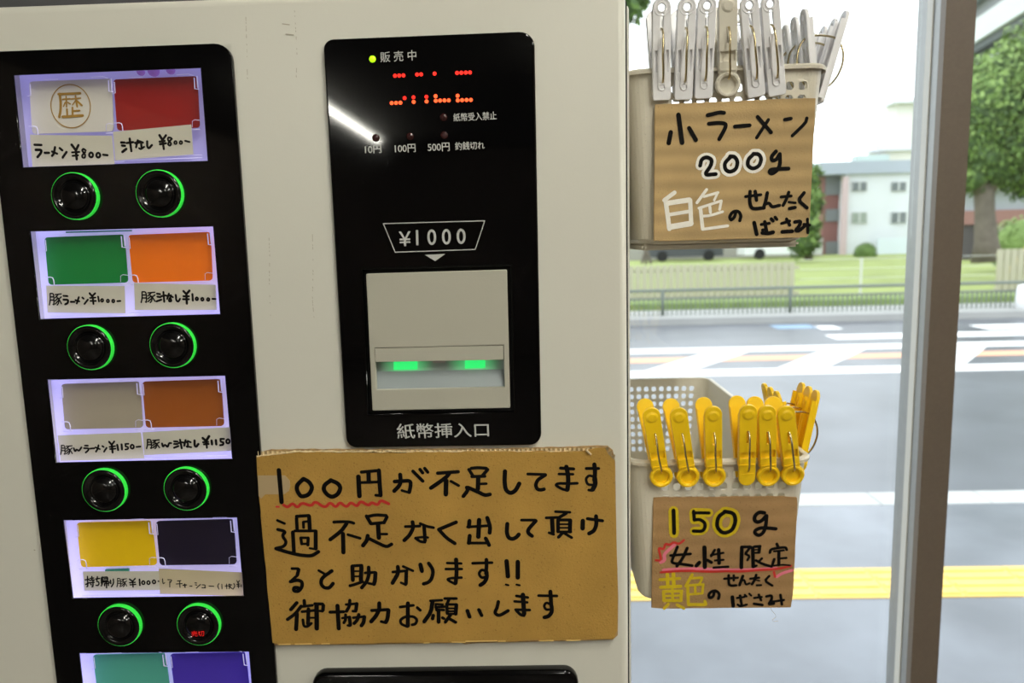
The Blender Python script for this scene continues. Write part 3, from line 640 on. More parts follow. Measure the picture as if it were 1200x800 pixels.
# upper
uX1 = P(967, 130, YF).x; uX0 = Xr+.0115; uZ1 = P(850, 80, YF).z; uZ0 = P(850, 283.5, YF).z
pit = .0097
hx = P(942, 100, YF).x; hz = P(942, 100, YF).z
ub = basket('plastic_basket', 'upper beige plastic basket holding white pegs beside the machine', uX0, uX1, YF, .425, uZ0, uZ1, .014, 11, pit, hx+pit/2-11*pit, 5, hz, True)
lX1 = P(945, 560, YF).x+.002; lX0 = Xr+.0115; lZ1 = P(850, 539, YF).z; lZ0 = P(850, 706, YF).z
hx2 = P(919, 556, YF).x; hz2 = P(850, 556, YF).z
lb = basket('plastic_basket', 'lower beige plastic basket holding yellow pegs beside the machine', lX0, lX1, YF, .425, lZ0, lZ1, .014, 11, pit, hx2+pit/2-11*pit, 9, hz2, False)

# ---- small signs on the baskets
def small_sign(name, label, poly, Y, m):
    t = thing(name, label, 'sign', P(*poly[2], Y))
    pixplate('card', poly, [], Y, .0022, m, t, .0003)
    return t
YS = YF-.0045
p1 = edge((767.8,122.3),(955.2,114.2),16,.5,31)+[(956,115)]+edge((955.4,125),(948.5,270),12,.5,32)+[(948,275),(945.5,277.6)]+edge((944,278),(768,282.8),14,.7,33)+edge((766.3,282),(767.5,124),10,.5,34)
s1 = small_sign('cardboard_sign', 'tan cardboard card on the upper basket with large handwritten 200g', p1, YS, M_card2)
ZB = 'ZB'
two = '370,160 380,110 420,92 462,112 455,160 400,235 492,226'; z1 = '612,88 560,140 565,190 600,212 650,190 665,130 640,90 605,88'; z2 = '290,68 245,110 240,160 280,187 330,165 350,110 330,70 285,68'
inkobj('white_outline', [(765,170,6.667,62,'62:'+two+';66:'+z1), (840,170,6.667,66,'66:'+z2)], YS-.0002, M_white_ink, s1)
inkobj('lettering', [(765,110,10,44,'46:210,450 187,575;48:300,245 343,570;44:425,400 505,540;40:642,250 790,215 835,222;40:655,350 780,338 858,350 850,400 778,530;38:960,382 1135,368'),
  (840,110,10,36,'38:478,268 635,450;34:605,302 468,512;36:797,302 870,288;34:1055,285 1040,340 885,490'),
  (765,170,6.667,24,'26:'+two+';26:'+z1+';22:650,515 640,560 612,588 598,560 625,518 670,515 690,550 680,590'),
  (840,170,6.667,22,'26:'+z2+''';26:462,50 425,90 432,122 465,115 488,75;26:492,70 495,150 470,200 430,226 410,210 420,190 480,186 560,183;
   20:225,402 345,387;24:260,362 256,450 275,500 370,490;24:300,362 310,430;24:395,372 382,440 365,492;22:372,462 410,450 430,485 490,470;20:502,405 580,397;22:562,368 545,420 518,470;16:562,445 615,450;24:568,495 612,487;24:682,372 635,430 705,490;
   26:292,605 312,695;20:347,620 410,610;24:375,598 390,680;26:355,685 400,690 440,680;18:355,662 385,658;22:425,575 440,592;20:455,562 470,580;20:505,612 570,592;22:545,577 570,625;26:512,677 588,672;24:610,600 660,592 640,640 612,665 640,672 700,620;20:680,618 725,625;20:708,578 712,685''')], YS-.0003, M_ink, s1)
inkobj('white_lettering', [(765,170,6.667,24,'28:170,370 90,430;30:102,445 130,655;34:105,455 285,428;28:292,430 300,615;24:115,545 288,517;38:130,640 298,612;20:420,347 345,450;18:400,402 510,370;16:507,372 480,430;18:360,492 535,435;24:372,492 390,655;18:535,437 522,502;20:445,478 450,525;18:388,555 450,550 545,520;20:392,657 585,630')], YS-.0002, M_white_ink, s1)['label'] = 'white painted characters'
YS2 = YF-.0005
p2 = edge((766,583),(930,581.2),16,.8,41)+[(934,583),(934.6,590)]+edge((934.4,594),(929,704),12,.6,42)+[(927,711)]+edge((926,711.6),(765,713.2),14,.7,43)+edge((763.6,712),(765.3,585),12,.5,44)
s2 = small_sign('cardboard_sign', 'brown cardboard card on the lower basket with yellow outlined 150g', p2, YS2, M_card3)
s5a = '44:700,275 945,278;46:705,250 715,390;46:715,388 800,375 882,430 882,510 840,565 700,560'
zero = '602,195 558,225 548,285 585,325 640,308 662,250 650,205 595,195'
inkobj('yellow_outline', [(760,580,13.333,135,'135:390,240 400,600;120:710,265 940,275;120:705,270 715,390;120:715,388 800,375 880,430 880,510 840,560 710,560'), (730,560,5,50,'50:'+zero)], YS2-.0002, M_yel_ink, s2)
inkobj('yellow_lettering', [(760,625,8.42,26,'26:112,455 308,442;30:185,400 190,515;32:245,390 250,510;30:120,530 315,520;26:147,572 152,650;26:147,570 328,566;26:325,572 320,655;20:152,615 318,610;24:235,550 238,650;28:150,660 322,660;26:195,695 155,738;26:282,702 350,738;26:430,405 367,518;22:410,440 528,435;20:530,442 500,500;22:382,512 540,500;26:387,530 392,690;22:540,502 530,588;22:460,520 462,580;20:392,600 530,590;28:395,700 558,700;26:555,665 565,698')], YS2-.0002, M_yel_ink, s2)['label'] = 'yellow painted characters'
inkobj('pink_marking', [(760,625,8.42,24,'24:145,358 300,348 500,345 758,357;28:120,283 162,265 152,205 200,160 260,108'), (845,625,8.42,14,'14:30,352 200,352 400,345 550,336;26:550,425 600,392 700,362')], YS2-.00025, M_pink_ink, s2)
inkobj('red_marking', [(760,625,8.42,20,'20:122,382 350,364 600,376 758,370;20:72,262 130,268 95,135 150,160 165,97 210,115 245,82 300,105 348,65'), (845,625,8.42,18,'20:40,370 200,374 400,358 560,350 690,318;20:522,378 532,425')], YS2-.0003, M_red_ink, s2)
inkobj('lettering', [(760,580,13.333,46,'54:390,235 400,595;'+s5a), (730,560,5,20,'20:'+zero),
  (850,580,13.333,50,'52:610,275 530,262 462,320 452,390 500,425 570,400 635,325;50:645,320 635,470 600,580 530,632 462,600 465,550 540,512 640,510 790,525'),
  (760,625,8.42,26,'26:285,132 240,240 225,290 330,300 430,315;28:382,142 340,240 280,322;24:218,216 415,200;36:552,135 556,330;34:502,285 472,318;28:582,262 620,284;24:652,162 618,222;20:615,212 738,190;32:692,160 697,292;20:655,265 740,258;22:642,336 785,326;26:650,565 640,620 605,638 590,605 620,568 670,562 702,600 690,642'),
  (845,625,8.42,22,'32:205,135 200,335;26:205,132 290,130;24:285,138 245,190;22:242,200 282,222 260,262;32:312,140 318,325;26:325,130 385,125;28:380,132 375,185;14:325,160 380,158;18:325,190 375,188;24:345,265 410,300 500,325;22:402,245 372,275;22:318,330 350,315;26:550,102 562,130;24:482,188 490,155 570,140 640,135 648,160;18:522,175 620,165;28:570,182 570,308;20:580,245 645,240;24:525,252 505,315;16:500,318 600,306 680,313;22:32,445 165,435;24:75,412 75,500 100,515 150,510;22:125,412 125,462;26:215,418 182,508;20:202,465 230,455 242,505 280,490;22:287,445 375,435;24:347,408 330,460 305,498;14:350,460 380,465;20:352,510 395,508;22:475,418 430,465 505,513;32:112,625 120,715;20:157,635 230,625;24:187,612 202,698;20:165,700 185,718 255,700;20:235,605 250,620;18:278,592 298,612;20:327,635 400,625;22:372,602 395,658;24:325,692 408,704;24:447,620 500,607 500,650 465,698 520,690;22:500,672 620,655;24:587,605 600,698')], YS2-.00035, M_ink, s2)

# ================================================================== CLOTHES PEGS
def circ(x, z, r, n=14, a0=0, a1=2*PI, closed=False):
    return [(x+r*math.cos(a0+(a1-a0)*k/(n if not closed else n-1)), z+r*math.sin(a0+(a1-a0)*k/(n if not closed else n-1))) for k in range(n)]
def rect(x0_, z0, x1_, z1): return [(x0_,z0),(x1_,z0),(x1_,z1),(x0_,z1)]
def lever_mesh(kind, L, front):
    s = .001; hw = 6.7
    if kind == 'slot':
        out = [(-hw+1.6,0),(hw-1.6,0),(hw-.4,.6),(hw,2.4)] + circ(0, L-hw, hw, 13, 0, PI, True) + [(-hw,2.4),(-hw+.4,.6)]
        holes = [circ(0, L-hw-.1, 2.5, 14), rect(-1.2, 44, 1.2, 60), rect(-5.0, 20, -3.3, 35), rect(3.3, 20, 5.0, 35)]
    elif kind == 'ring':
        k = L/64; th = math.asin(6.6/9.3)
        c0 = 9.3
        arc = circ(0, c0, 9.3, 26, PI/2+th*.9, 2*PI+PI/2-th*.9, True)
        out = arc + [(6.4, c0+8.5)] + circ(0, L-6.9, 6.9, 13, 0, PI, True) + [(-6.4, c0+8.5)]
        holes = ([circ(0, c0-.4, 6.0, 20)] if front else []) + [rect(-5.4, 23*k, 5.4, 29*k), rect(-.9, 34*k, .9, 44*k)]
    else:
        k = L/64
        out = circ(0, 6.6, 6.6, 15, PI, 2*PI, True) + circ(0, L-6.9, 6.9, 13, 0, PI, True)
        holes = [rect(-5.4, 22*k, 5.4, 27*k), rect(-.9, 34*k, .9, 44*k)]
    me = plate2d([[(x*s, z*s) for x, z in l] for l in [out]+holes], .0014, .0005, 2)
    bm = bmesh.new(); bm.from_mesh(me); bpy.data.meshes.remove(me)
    def tor(z, R, r, y):
        n = 20; ring = []
        for k in range(n):
            a = 2*PI*k/n; ring.append([bm.verts.new(((R+r*math.cos(b))*s*math.cos(a), (y+r*math.sin(b)*.8)*s, z*s+(R+r*math.cos(b))*s*math.sin(a))) for b in (0, PI/3, 2*PI/3, PI, 4*PI/3, 5*PI/3)])
        for k in range(n):
            for j in range(6): bm.faces.new((ring[k][j], ring[(k+1) % n][j], ring[(k+1) % n][(j+1) % 6], ring[k][(j+1) % 6]))
    if kind == 'slot':
        tor(L-hw-.1, 3.3, .55, -1.4); tor(L-hw-.1, 5.6, .45, -1.4)
        for x in (-2.4, 2.4): box(bm, ((x-.45)*s, -.0024, 9*s), ((x+.45)*s, -.0012, 42*s))
        tor(9.5, 2.3, .5, -1.6)
        for x in (-hw+.5, hw-.5): box(bm, ((x-.45)*s, -.0008, 3*s), ((x+.45)*s, .0040, (L-8)*s))
    else:
        if kind == 'ring' and front: tor(8.9, 7.7, 1.3, -1.3)
        if kind == 'flat': box(bm, (-.0050, -.0019, .0100), (.0050, -.0010, .0110))
        c = [bm.verts.new((6.0*s*math.cos(t*PI/8)*.85, -.00142, (L-8)*s+5.6*s*math.sin(t*PI/8)*.85)) for t in range(16)]
        d = [bm.verts.new((5.2*s*math.cos(t*PI/8)*.6, -.0023, (L-8)*s+5.2*s*math.sin(t*PI/8)*.6)) for t in range(16)]
        for k in range(16): bm.faces.new((c[k], c[(k+1) % 16], d[(k+1) % 16], d[k]))
        bm.faces.new(d)
        for x in (-6.1, 6.1): box(bm, ((x-.45)*s, -.0008, 17*s), ((x+.45)*s, .0044, (L-9)*s))
        box(bm, (-.0060, -.0022, 18.5*s), (.0060, -.0010, 19.5*s))
    if kind == 'slot': box(bm, (-5.4*s, .0008, 14*s), (5.4*s, .0014, 38*s))
    else: box(bm, (-5.8*s, .0010, 17*s), (5.8*s, .0016, 33*s*L/64))
    if kind == 'ring' and front: bmesh.ops.create_cone(bm, cap_ends=True, segments=20, radius1=6.6*s, radius2=6.6*s, depth=.0006, matrix=Matrix.Translation((0, .0012, 8.9*s)) @ Matrix.Rotation(PI/2, 4, 'X'))
    sl = .20 if kind != 'slot' else .19
    ang = math.atan(sl)
    M = Matrix.Translation((0, -.0030, 0)) @ Matrix.Rotation(ang, 4, 'X')
    if not front: M = Matrix.Rotation(PI, 4, 'Z') @ M
    bm.transform(M); bmesh.ops.recalc_face_normals(bm, faces=bm.faces)
    me = bpy.data.meshes.new('lever'); bm.to_mesh(me); bm.free(); return me
def spring_mesh(L):
    k = L/64*.001; bm = bmesh.new()
    half = [(-5.6,11),(-8.4,12.2),(-13.0,18),(-15.8,26),(-16.2,33),(-14.4,40),(-10.5,44.5),(-5,46)]
    pts = [Vector((0, y*k, z*k)) for y, z in half]+[Vector((0, -y*k, z*k)) for y, z in half[::-1]]
    for _ in range(2):
        q = [pts[0]]
        for a, b in zip(pts, pts[1:]): q += [a*.75+b*.25, a*.25+b*.75]
        pts = q+[pts[-1]]
    for p in pts: p.x = .0006*math.sin(p.z*160)
    tube(bm, pts, .00082, 7); bmesh.ops.recalc_face_normals(bm, faces=bm.faces)
    me = bpy.data.meshes.new('spring'); bm.to_mesh(me); bm.free()
    for p in me.polygons: p.use_smooth = True
    return me
CACHE = {}
def peg(kind, L, m, label, group, tip, rot):
    key = (kind, L, m.name)
    if key not in CACHE:
        a, b, c = lever_mesh(kind, L, True), lever_mesh(kind, L, False), spring_mesh(L)
        for q in (a, b): q.materials.append(m)
        c.materials.append(M_steel); CACHE[key] = (a, b, c)
    t = thing('clothes_peg', label, 'clothes peg', tip, group); t.rotation_euler = rot
    for nm, me in zip(('lever', 'lever', 'spring'), CACHE[key]):
        o = bpy.data.objects.new(nm, me); C.objects.link(o); o.parent = t
    return t
def aim_roll(tip, L, target_x):
    best = None
    for k in range(-240, 241):
        a = math.radians(k/10)
        loc = Matrix.Rotation(a, 3, 'Y') @ Vector((0, -.003-.19*L*.001, L*.001-.006))
        x, y = proj(tip+loc)
        if best is None or abs(x-target_x) < best[0]: best = (abs(x-target_x), a)
    return best[1]
UN = ['leftmost', 'second from the left', 'third from the left', '', 'fifth from the left', 'sixth from the left']
WP = [(775.5,774.5,118.5),(805.5,799.5,118),(829,823,116.5),(853,851.5,114.5),(878,885,114.5),(902.5,909,113)]
for i, (xt, xb_, yb_) in enumerate(WP):
    tip = P(xb_, yb_, YF-.001); Lp = 71; kind, m = ('slot', M_wpin) if i != 3 else ('ring', M_cpin)
    a = aim_roll(tip, Lp, xt)
    lab = 'white peg with a ringed hole, %s on the upper basket front' % UN[i] if i != 3 else 'cream clothes peg with a round ring jaw on the front rim of the upper basket'
    peg(kind, Lp, m, lab, 'white pegs on the upper basket front', tip, (0, a, 0))
YN = ['leftmost', 'second from the left', 'third from the left', '', 'fifth from the left', 'rightmost']
YP = [(763,776,568,'ring'),(795,807,568,'ring'),(835.5,836,568,'ring'),(877,873.5,566.5,'flat'),(899,899,567,'ring'),(921,928.5,566,'ring')]
for i, (xt, xb_, yb_, kind) in enumerate(YP):
    tip = P(xb_, yb_, YF-.001); a = aim_roll(tip, 71, xt)
    lab = 'yellow peg with a ring jaw, %s on the lower basket front' % YN[i] if i != 3 else 'yellow clothes peg with a flat ringless jaw on the front rim of the lower basket'
    peg(kind, 71, M_ypin, lab, 'yellow pegs on the lower basket front', tip, (0, a, 0))
ORD = ['front one', 'second one back', 'third one back', 'rearmost one']
for i in range(4):
    peg('slot', 71, M_wpin, 'white peg on the right side rim of the upper basket, %s' % ORD[i], 'white pegs on the upper basket side', (uX1+.0006, YF+.022+.021*i, uZ1-.024), (math.radians(4.3), 0, PI/2))
ORD[2] = 'rearmost of three'
for i in range(3):
    peg('ring', 71, M_ypin, 'yellow peg on the right side rim of the lower basket, %s' % ORD[i], 'yellow pegs on the lower basket side', (lX1-.0002, YF+.030+.0165*i, lZ1-.020), (0, math.radians(2), PI/2))
# stray fibre hanging under the lower card
bm = bmesh.new(); tube(bm, [P(x, y, YF+.004) for x, y in ((903,712),(905,716),(908,719),(909,723),(905,726),(906,728),(912,727.5))], .00012, 5)
tag(from_bm('loose_thread', bm, M_flute_d), 'thin loose thread dangling under the lower cardboard card', 'thread')

# ================================================================== OUTDOORS
M_asph = mat('wet_asphalt', (92,95,102), .33, var=.2, vscale=1.5, bump=.5, bscale=60, spec=.5)
M_walk = mat('wet_pavement', (112,116,124), .27, var=.24, vscale=1.6, bump=.3, bscale=90)
M_kerb = mat('kerb_concrete', (182,183,181), .6, var=.06, vscale=6)
M_line = mat('road_paint_white', (240,240,240), .6, var=.03, vscale=8)
M_orange = mat('road_paint_orange', (226,166,132), .6)
M_blue = mat('road_paint_blue', (130,155,180), .6)
M_tact = mat('yellow_tactile_tile', (240,200,104), .45, var=.08, vscale=9)
M_grass = mat('grass_field', (138,150,84), .9, var=.18, vscale=.9)
M_grass2 = mat('grass_verge', (112,132,70), .9, var=.25, vscale=3)
gz = -EYE
def gy(px, py): return G(px, py).y
yk0, yk1 = gy(1000,592), gy(1000,577.5); yfar = gy(900,377.5)
struct(boxo('pavement', (-12, WY+.08, gz-.12), (14, yk0, gz), M_walk))
kb = struct(boxo('road', (-40, yk1, gz-.22), (60, yfar, gz-.02), M_asph))
x = -6.0; kn = thing('kerb', 'pale concrete kerb between pavement and road', 'kerb', (0, yk0, gz)); kn['kind'] = 'structure'; del kn['category']
j0 = G(1023,583).x
for k in range(-8, 9): boxo('kerb_stone', (j0+.6*k*1.0+.003, yk0, gz-.14), (j0+.6*(k+1)-.003, yk1, gz+.004), M_kerb, kn, .006)
# tactile strip: tiles with raised bars
ty0, ty1 = gy(1100,700), gy(1100,665)
ts = thing('tactile_strip', 'strip of yellow ribbed tactile paving tiles on the pavement', 'paving', (0, ty0, gz))
jt = G(1030,684).x; bmh = ty1-ty0
tile = None
for k in range(-10, 9):
    bm = bmesh.new(); X = jt+.3*k
    box(bm, (X+.002, ty0, gz-.02), (X+.298, ty1, gz+.004))
    for q in range(4):
        yy = ty0+bmh*(q+.5)/4; vs = box(bm, (X+.012, yy-.013, gz+.004), (X+.288, yy+.013, gz+.009))
    from_bm('tile', bm, M_tact, ts)
# road markings
def mark(name, pts, m, label):
    bm = bmesh.new(); vs = [G(x, y, gz-.02) for x, y in pts]
    t_ = [bm.verts.new((v.x, v.y, gz-.016)) for v in vs]; b2 = [bm.verts.new((v.x, v.y, gz-.021)) for v in vs]
    bm.faces.new(t_); n = len(t_)
    for k in range(n): bm.faces.new((t_[k], t_[(k+1) % n], b2[(k+1) % n], b2[k]))
    o = from_bm(name, bm, m); tag(o, label, 'road marking'); return o
def hline(name, xa_, xb_, ya, yb, xr, m, label):      # band along X between two rows measured at xr
    Y0, Y1 = G(xr, yb, gz-.02).y, G(xr, ya, gz-.02).y
    X0 = -30 if xa_ is None else G(xa_, (ya+yb)/2, gz-.02).x; X1 = 40 if xb_ is None else G(xb_, (ya+yb)/2, gz-.02).x
    o = boxo(name, (X0, Y0, gz-.021), (X1, Y1, gz-.0165), m); tag(o, label, 'road marking'); return o
hline('lane_line', None, None, 430, 437, 1000, M_line, 'near solid white line along the road hatching')
hline('lane_line', None, None, 404, 409, 1000, M_line, 'far solid white line along the road hatching')
yA, yB = G(1000,433.5,gz-.02).y, G(1000,406.5,gz-.02).y
hb = [G(740,437,gz-.02).x, G(896,433,gz-.02).x]
st = hb[1]-hb[0]
y_o0, y_o1 = G(1000,420,gz-.02).y, G(1000,414.8,gz-.02).y
hx1 = G(740,435,gz-.02).x; bw = G(784,433.5,gz-.02).x-hx1; tw0 = G(820,407.5,gz-.02).x; 
names = ['left of the lower basket', 'right of the lower basket', 'behind the window post', 'at the right edge of the window']
pos_b = [hx1, G(898,433.5,gz-.02).x, G(1063,431,gz-.02).x, G(1063,431,gz-.02).x*2-G(898,433.5,gz-.02).x]
skew = G(970,406.5,gz-.02).x-G(898,433.5,gz-.02).x; bw = G(958,433,gz-.02).x-G(898,433.5,gz-.02).x
for k, X in enumerate(pos_b):
    bm = bmesh.new(); t_ = [bm.verts.new(v) for v in ((X,yA,gz-.0155),(X+bw,yA,gz-.0155),(X+skew+bw,yB,gz-.0155),(X+skew,yB,gz-.0155))]
    b2 = [bm.verts.new(v.co-Vector((0,0,.0008))) for v in t_]; bm.faces.new(t_)
    for q in range(4): bm.faces.new((t_[q], t_[(q+1) % 4], b2[(q+1) % 4], b2[q]))
    o = from_bm('hatch_stripe', bm, M_line); tag(o, 'slanted white hatch stripe on the road, %s' % names[k], 'road marking', 'hatch stripes on the road')
o = boxo('orange_line', (-25, y_o0, gz-.021), (30, y_o1, gz-.0168), M_orange); tag(o, 'orange line running through the road hatching', 'road marking')
hline('lane_line', 972, None, 392, 397, 1000, M_line, 'broken white line beyond the hatching')
hline('lane_line', 1146, None, 380.5, 386, 1160, M_line, 'short white line near the far kerb at right')
hline('blue_marking', 905, 955, 380.5, 385, 930, M_blue, 'blue cycle mark on the far side of the road')
hline('white_marking', 957, 983, 382, 386, 960, M_line, 'short white mark beside the blue cycle mark')
# far side
struct(boxo('far_pavement', (-60, yfar, gz-.2), (80, yfar+1.6, gz+.10), mat('far_concrete', (160,160,158), .7, var=.08, vscale=.8)))
struct(boxo('ground', (-120, yfar+1.6, gz-.2), (160, 120, gz+.04), M_grass))
yfn = yfar+.55
gv = boxo('grass_verge', (-40, yfn+.9, gz), (60, yfn+1.7, gz+.22), M_grass2); tag(gv, 'darker green grass strip behind the roadside railing', 'grass', None, 'stuff')
M_rail = mat('grey_green_railing', (104,112,104), .5)
rl = thing('railing', 'low grey metal roadside railing with vertical bars', 'railing', (0, yfn, gz+.1))
ztop = P(900,337.5,yfn).z; zmid = P(900,347,yfn).z; zlow = P(900,367.5,yfn).z
for z, r in ((ztop,.028),(zmid,.018),(zlow,.018)):
    bm = bmesh.new(); tube(bm, [(-14,yfn,z),(22,yfn,z)], r, 8); from_bm('rail', bm, M_rail, rl, True)
x926, x776 = P(926,355,yfn).x, P(776.5,355,yfn).x; stp = x926-x776
for k in range(-3, 7): 
    bm = bmesh.new(); tube(bm, [(x776+stp*k, yfn, gz+.1), (x776+stp*k, yfn, ztop+.02)], .035, 8); from_bm('post', bm, M_rail, rl, True)
bm = bmesh.new(); d = stp/27
for k in range(-80, 190): box(bm, (x776+d*k-.010, yfn-.010, zlow), (x776+d*k+.010, yfn+.010, zmid))
o = from_bm('bars', bm, M_rail, rl); o['kind'] = 'stuff'
# beige slat fences beyond
M_slat = mat('beige_fence_slat', (172,168,146), .7)
def slatfence(label, xa_, xb_, ya, Y):
    X0, X1 = P(xa_, 330, Y).x, P(xb_, 330, Y).x; z1 = P(850, ya, Y).z
    t = thing('slat_fence', label, 'fence', ((X0+X1)/2, Y, gz))
    n = int((X1-X0)/.14)
    me = None
    for k in range(n):
        a = X0+k*.14
        if me is None:
            o = boxo('slat', (0, -.02, gz+.04), (.11, .02, z1), M_slat, t); me = o.data
        else:
            o = bpy.data.objects.new('slat', me); C.objects.link(o); o.parent = t; o.matrix_parent_inverse = Matrix.Translation(t.location).inverted()
        o.location = (a, Y, 0)
    boxo('rail', (X0, Y+.02, z1-.15), (X1, Y+.05, z1-.08), M_slat, t); boxo('rail', (X0, Y+.02, gz+.2), (X1, Y+.05, gz+.27), M_slat, t)
slatfence('long beige slat fence on the grass left of the lower basket', 690, 937, 309, yfn+2.6)
slatfence('short beige slat fence by the tree at the right', 1167, 1260, 300, yfn+2.6)
# thin wire fence posts on the grass
wf = thing('wire_fence', 'thin pale wire fence post and wires in front of the grass field', 'fence', (0, yfn+2.6, gz))
for px in (1009, 1075):
    X = P(px,320,yfn+2.6).x; bm = bmesh.new(); tube(bm, [(X, yfn+2.6, gz+.04),(X, yfn+2.6, P(px,302,yfn+2.6).z)], .025, 6); from_bm('post', bm, mat('pale_post', (196,198,190), .6), wf)
bm = bmesh.new(); Xa, Xb = P(938,310,yfn+2.6).x, P(1166,310,yfn+2.6).x
for dz in (0, -.2, -.4): tube(bm, [(Xa, yfn+2.6, P(1009,303,yfn+2.6).z+dz), (Xb, yfn+2.6, P(1009,303,yfn+2.6).z+dz)], .006, 4)
from_bm('wires', bm, mat('pale_post', ()), wf)
# white bollard and yellow pole at the right edge
X = P(1199,350,yfn-.25).x; bm = bmesh.new(); zt = P(1199,333,yfn-.25).z
tube(bm, [(X,yfn-.25,gz+.1),(X,yfn-.25,gz+.3),(X,yfn-.25,zt-.08),(X,yfn-.25,zt-.02),(X,yfn-.25,zt)], [.12,.11,.10,.08,.02], 14)
tag(from_bm('bollard', bm, mat('white_cover', (235,236,238), .6), None, True), 'white rounded bollard beside the far kerb at the right edge', 'bollard')
Yp = yfn+4; bm = bmesh.new(); tube(bm, [P(1178,322,Yp), P(1204,290,Yp)], .05, 6)
tag(from_bm('leaning_pole', bm, mat('yellow_pole', (224,190,80), .5)), 'yellow pole leaning beyond the short slat fence', 'pole')
# ---- buildings
M_bwhite = mat('white_render', (206,210,214), .8, var=.03, vscale=.6)
M_roof = mat('blue_grey_roof', (160,168,180), .7)
M_wing = mat('dark_window_glass', (96,104,104), .2)
M_brick = mat('red_brown_wall', (132,92,88), .8)
M_grey = mat('grey_band', (120,124,126), .7)
YB = 46.0
def B(px, py, Y): q = P(px, py, Y); return q.x, q.z
def bx2(name, px0, py0, px1, py1, Y, dep, m, parent, out=0):
    a, z1 = B(px0, py0, Y); b, z0 = B(px1, py1, Y)
    return boxo(name, (min(a,b), Y-out, min(z0,z1)), (max(a,b), Y+dep, max(z0,z1)), m, parent)
def window(px0, py0, px1, py1, Y, par, m=M_wing):
    f = bx2('window', px0-1.2, py0-1, px1+1.2, py1+1.2, Y-.06, .1, mat('window_surround', (205,208,208), .6), par)
    bx2('pane', px0, py0, px1, py1, Y-.1, .1, m, f)
    mx_ = (px0+px1)/2; bx2('mullion', mx_-.4, py0, mx_+.4, py1, Y-.14, .06, mat('window_surround', ()), f)
ap = thing('apartment_building', 'white three storey apartment block with small square windows', 'building', (P(1050,300,YB).x, YB, gz))
bx2('wall', 991, 197, 1180, 312, YB, 2, M_bwhite, ap)
bx2('roof', 962, 190, 1182, 198.5, YB-.3, 2.6, M_roof, ap)
bx2('stairwell', 966, 199, 992, 312, YB+.8, 1, M_brick, ap)
for y0_, y1_ in ((205,228),(245,259),(283,312)): bx2('opening', 968, y0_, 985, y1_, YB+.7, .05, M_grey, ap)
bx2('downpipe', 989, 207, 991.5, 300, YB-.35, .3, mat('pinkish_pipe', (190,170,172), .7), ap)
for cxp in (1007.5, 1053.5, 1099, 1145):
    for yy, hh in ((213.5,10),(249,12)):
        window(cxp-8, yy, cxp+8, yy+hh, YB, ap, M_wing if (cxp, yy) != (1007.5, 249) else mat('grey_green_shutter', (140,150,140), .6))
bx2('banner', 1030, 279, 1064, 308, YB-1.2, .3, mat('pale_blue_hoarding', (205,215,222), .6), ap)['label'] = 'pale hoarding at the foot of the block'
h2 = thing('house', 'pale house with teal roof rising behind the white apartment block', 'house', (P(1045,200,62).x, 62, gz))
bx2('wall', 1030, 174, 1090, 300, 62, 2, mat('cream_render', (214,212,208), .8), h2)
bx2('roof', 1004, 182, 1042, 190, 61.5, 1, mat('teal_roof', (176,192,196), .6), h2)
bx2('roof', 1028, 170, 1092, 175, 61.5, 2, mat('lilac_grey_parapet', (206,208,218), .8), h2)
h3 = thing('tower_block', 'pale flat block far behind the teal roofed house', 'building', (P(1060,150,90).x, 90, gz))
bx2('wall', 1051, 118, 1100, 300, 90, 3, mat('warm_white_render', (212,211,208), .8), h3)
bx2('parapet', 1049, 116, 1102, 119, 89, 3, mat('lilac_grey_parapet', (200,202,214), .8), h3)
# building behind the tree, at right, near; facade runs away to the left
bb = thing('balcony_building', 'grey building with white balcony fronts above the tree at the right', 'building', (14, 26, gz))
def oblique(name, pa, pb, h0, h1, m, parent, Ya=30., Yb=16., th=.4):
    a0 = P(pa[0], pa[1], Ya); a1 = P(pa[0], pa[1]+h0, Ya); b0_ = P(pb[0], pb[1], Yb); b1 = P(pb[0], pb[1]+h1, Yb)
    b0_.z = b0_.z; bm = bmesh.new(); nrm = Vector((b0_.y-a0.y, -(b0_.x-a0.x), 0)).normalized()*th
    if nrm.y < 0: nrm = -nrm
    f_ = [bm.verts.new(v) for v in (a0, b0_, b1, a1)]; g_ = [bm.verts.new(v.co+nrm) for v in f_]
    bm.faces.new(f_); bm.faces.new(g_[::-1])
    for k in range(4): bm.faces.new((f_[k], f_[(k+1) % 4], g_[(k+1) % 4], g_[k]))
    return from_bm(name, bm, m, parent)
oblique('wall', (1112,-60), (1260,-190), 200, 330, mat('grey_wall', (150,152,156), .8), bb, 41, 31, .5)
oblique('balcony_front', (1112,50), (1260,-50), 24, 33, M_bwhite, bb, 39.5, 29.5)
oblique('balcony_front', (1112,84), (1260,30), 22, 30, M_bwhite, bb, 39.5, 29.5)
oblique('balcony_shade', (1112,74), (1260,-18), 10, 16, mat('soffit_shade', (92,98,100), .8), bb, 39.8, 29.8)  # dark strip put in as the shade under the balcony
oblique('balcony_front', (1112,5), (1260,-120), 26, 30, mat('grey_blue_front', (150,158,166), .8), bb, 39.5, 29.5)
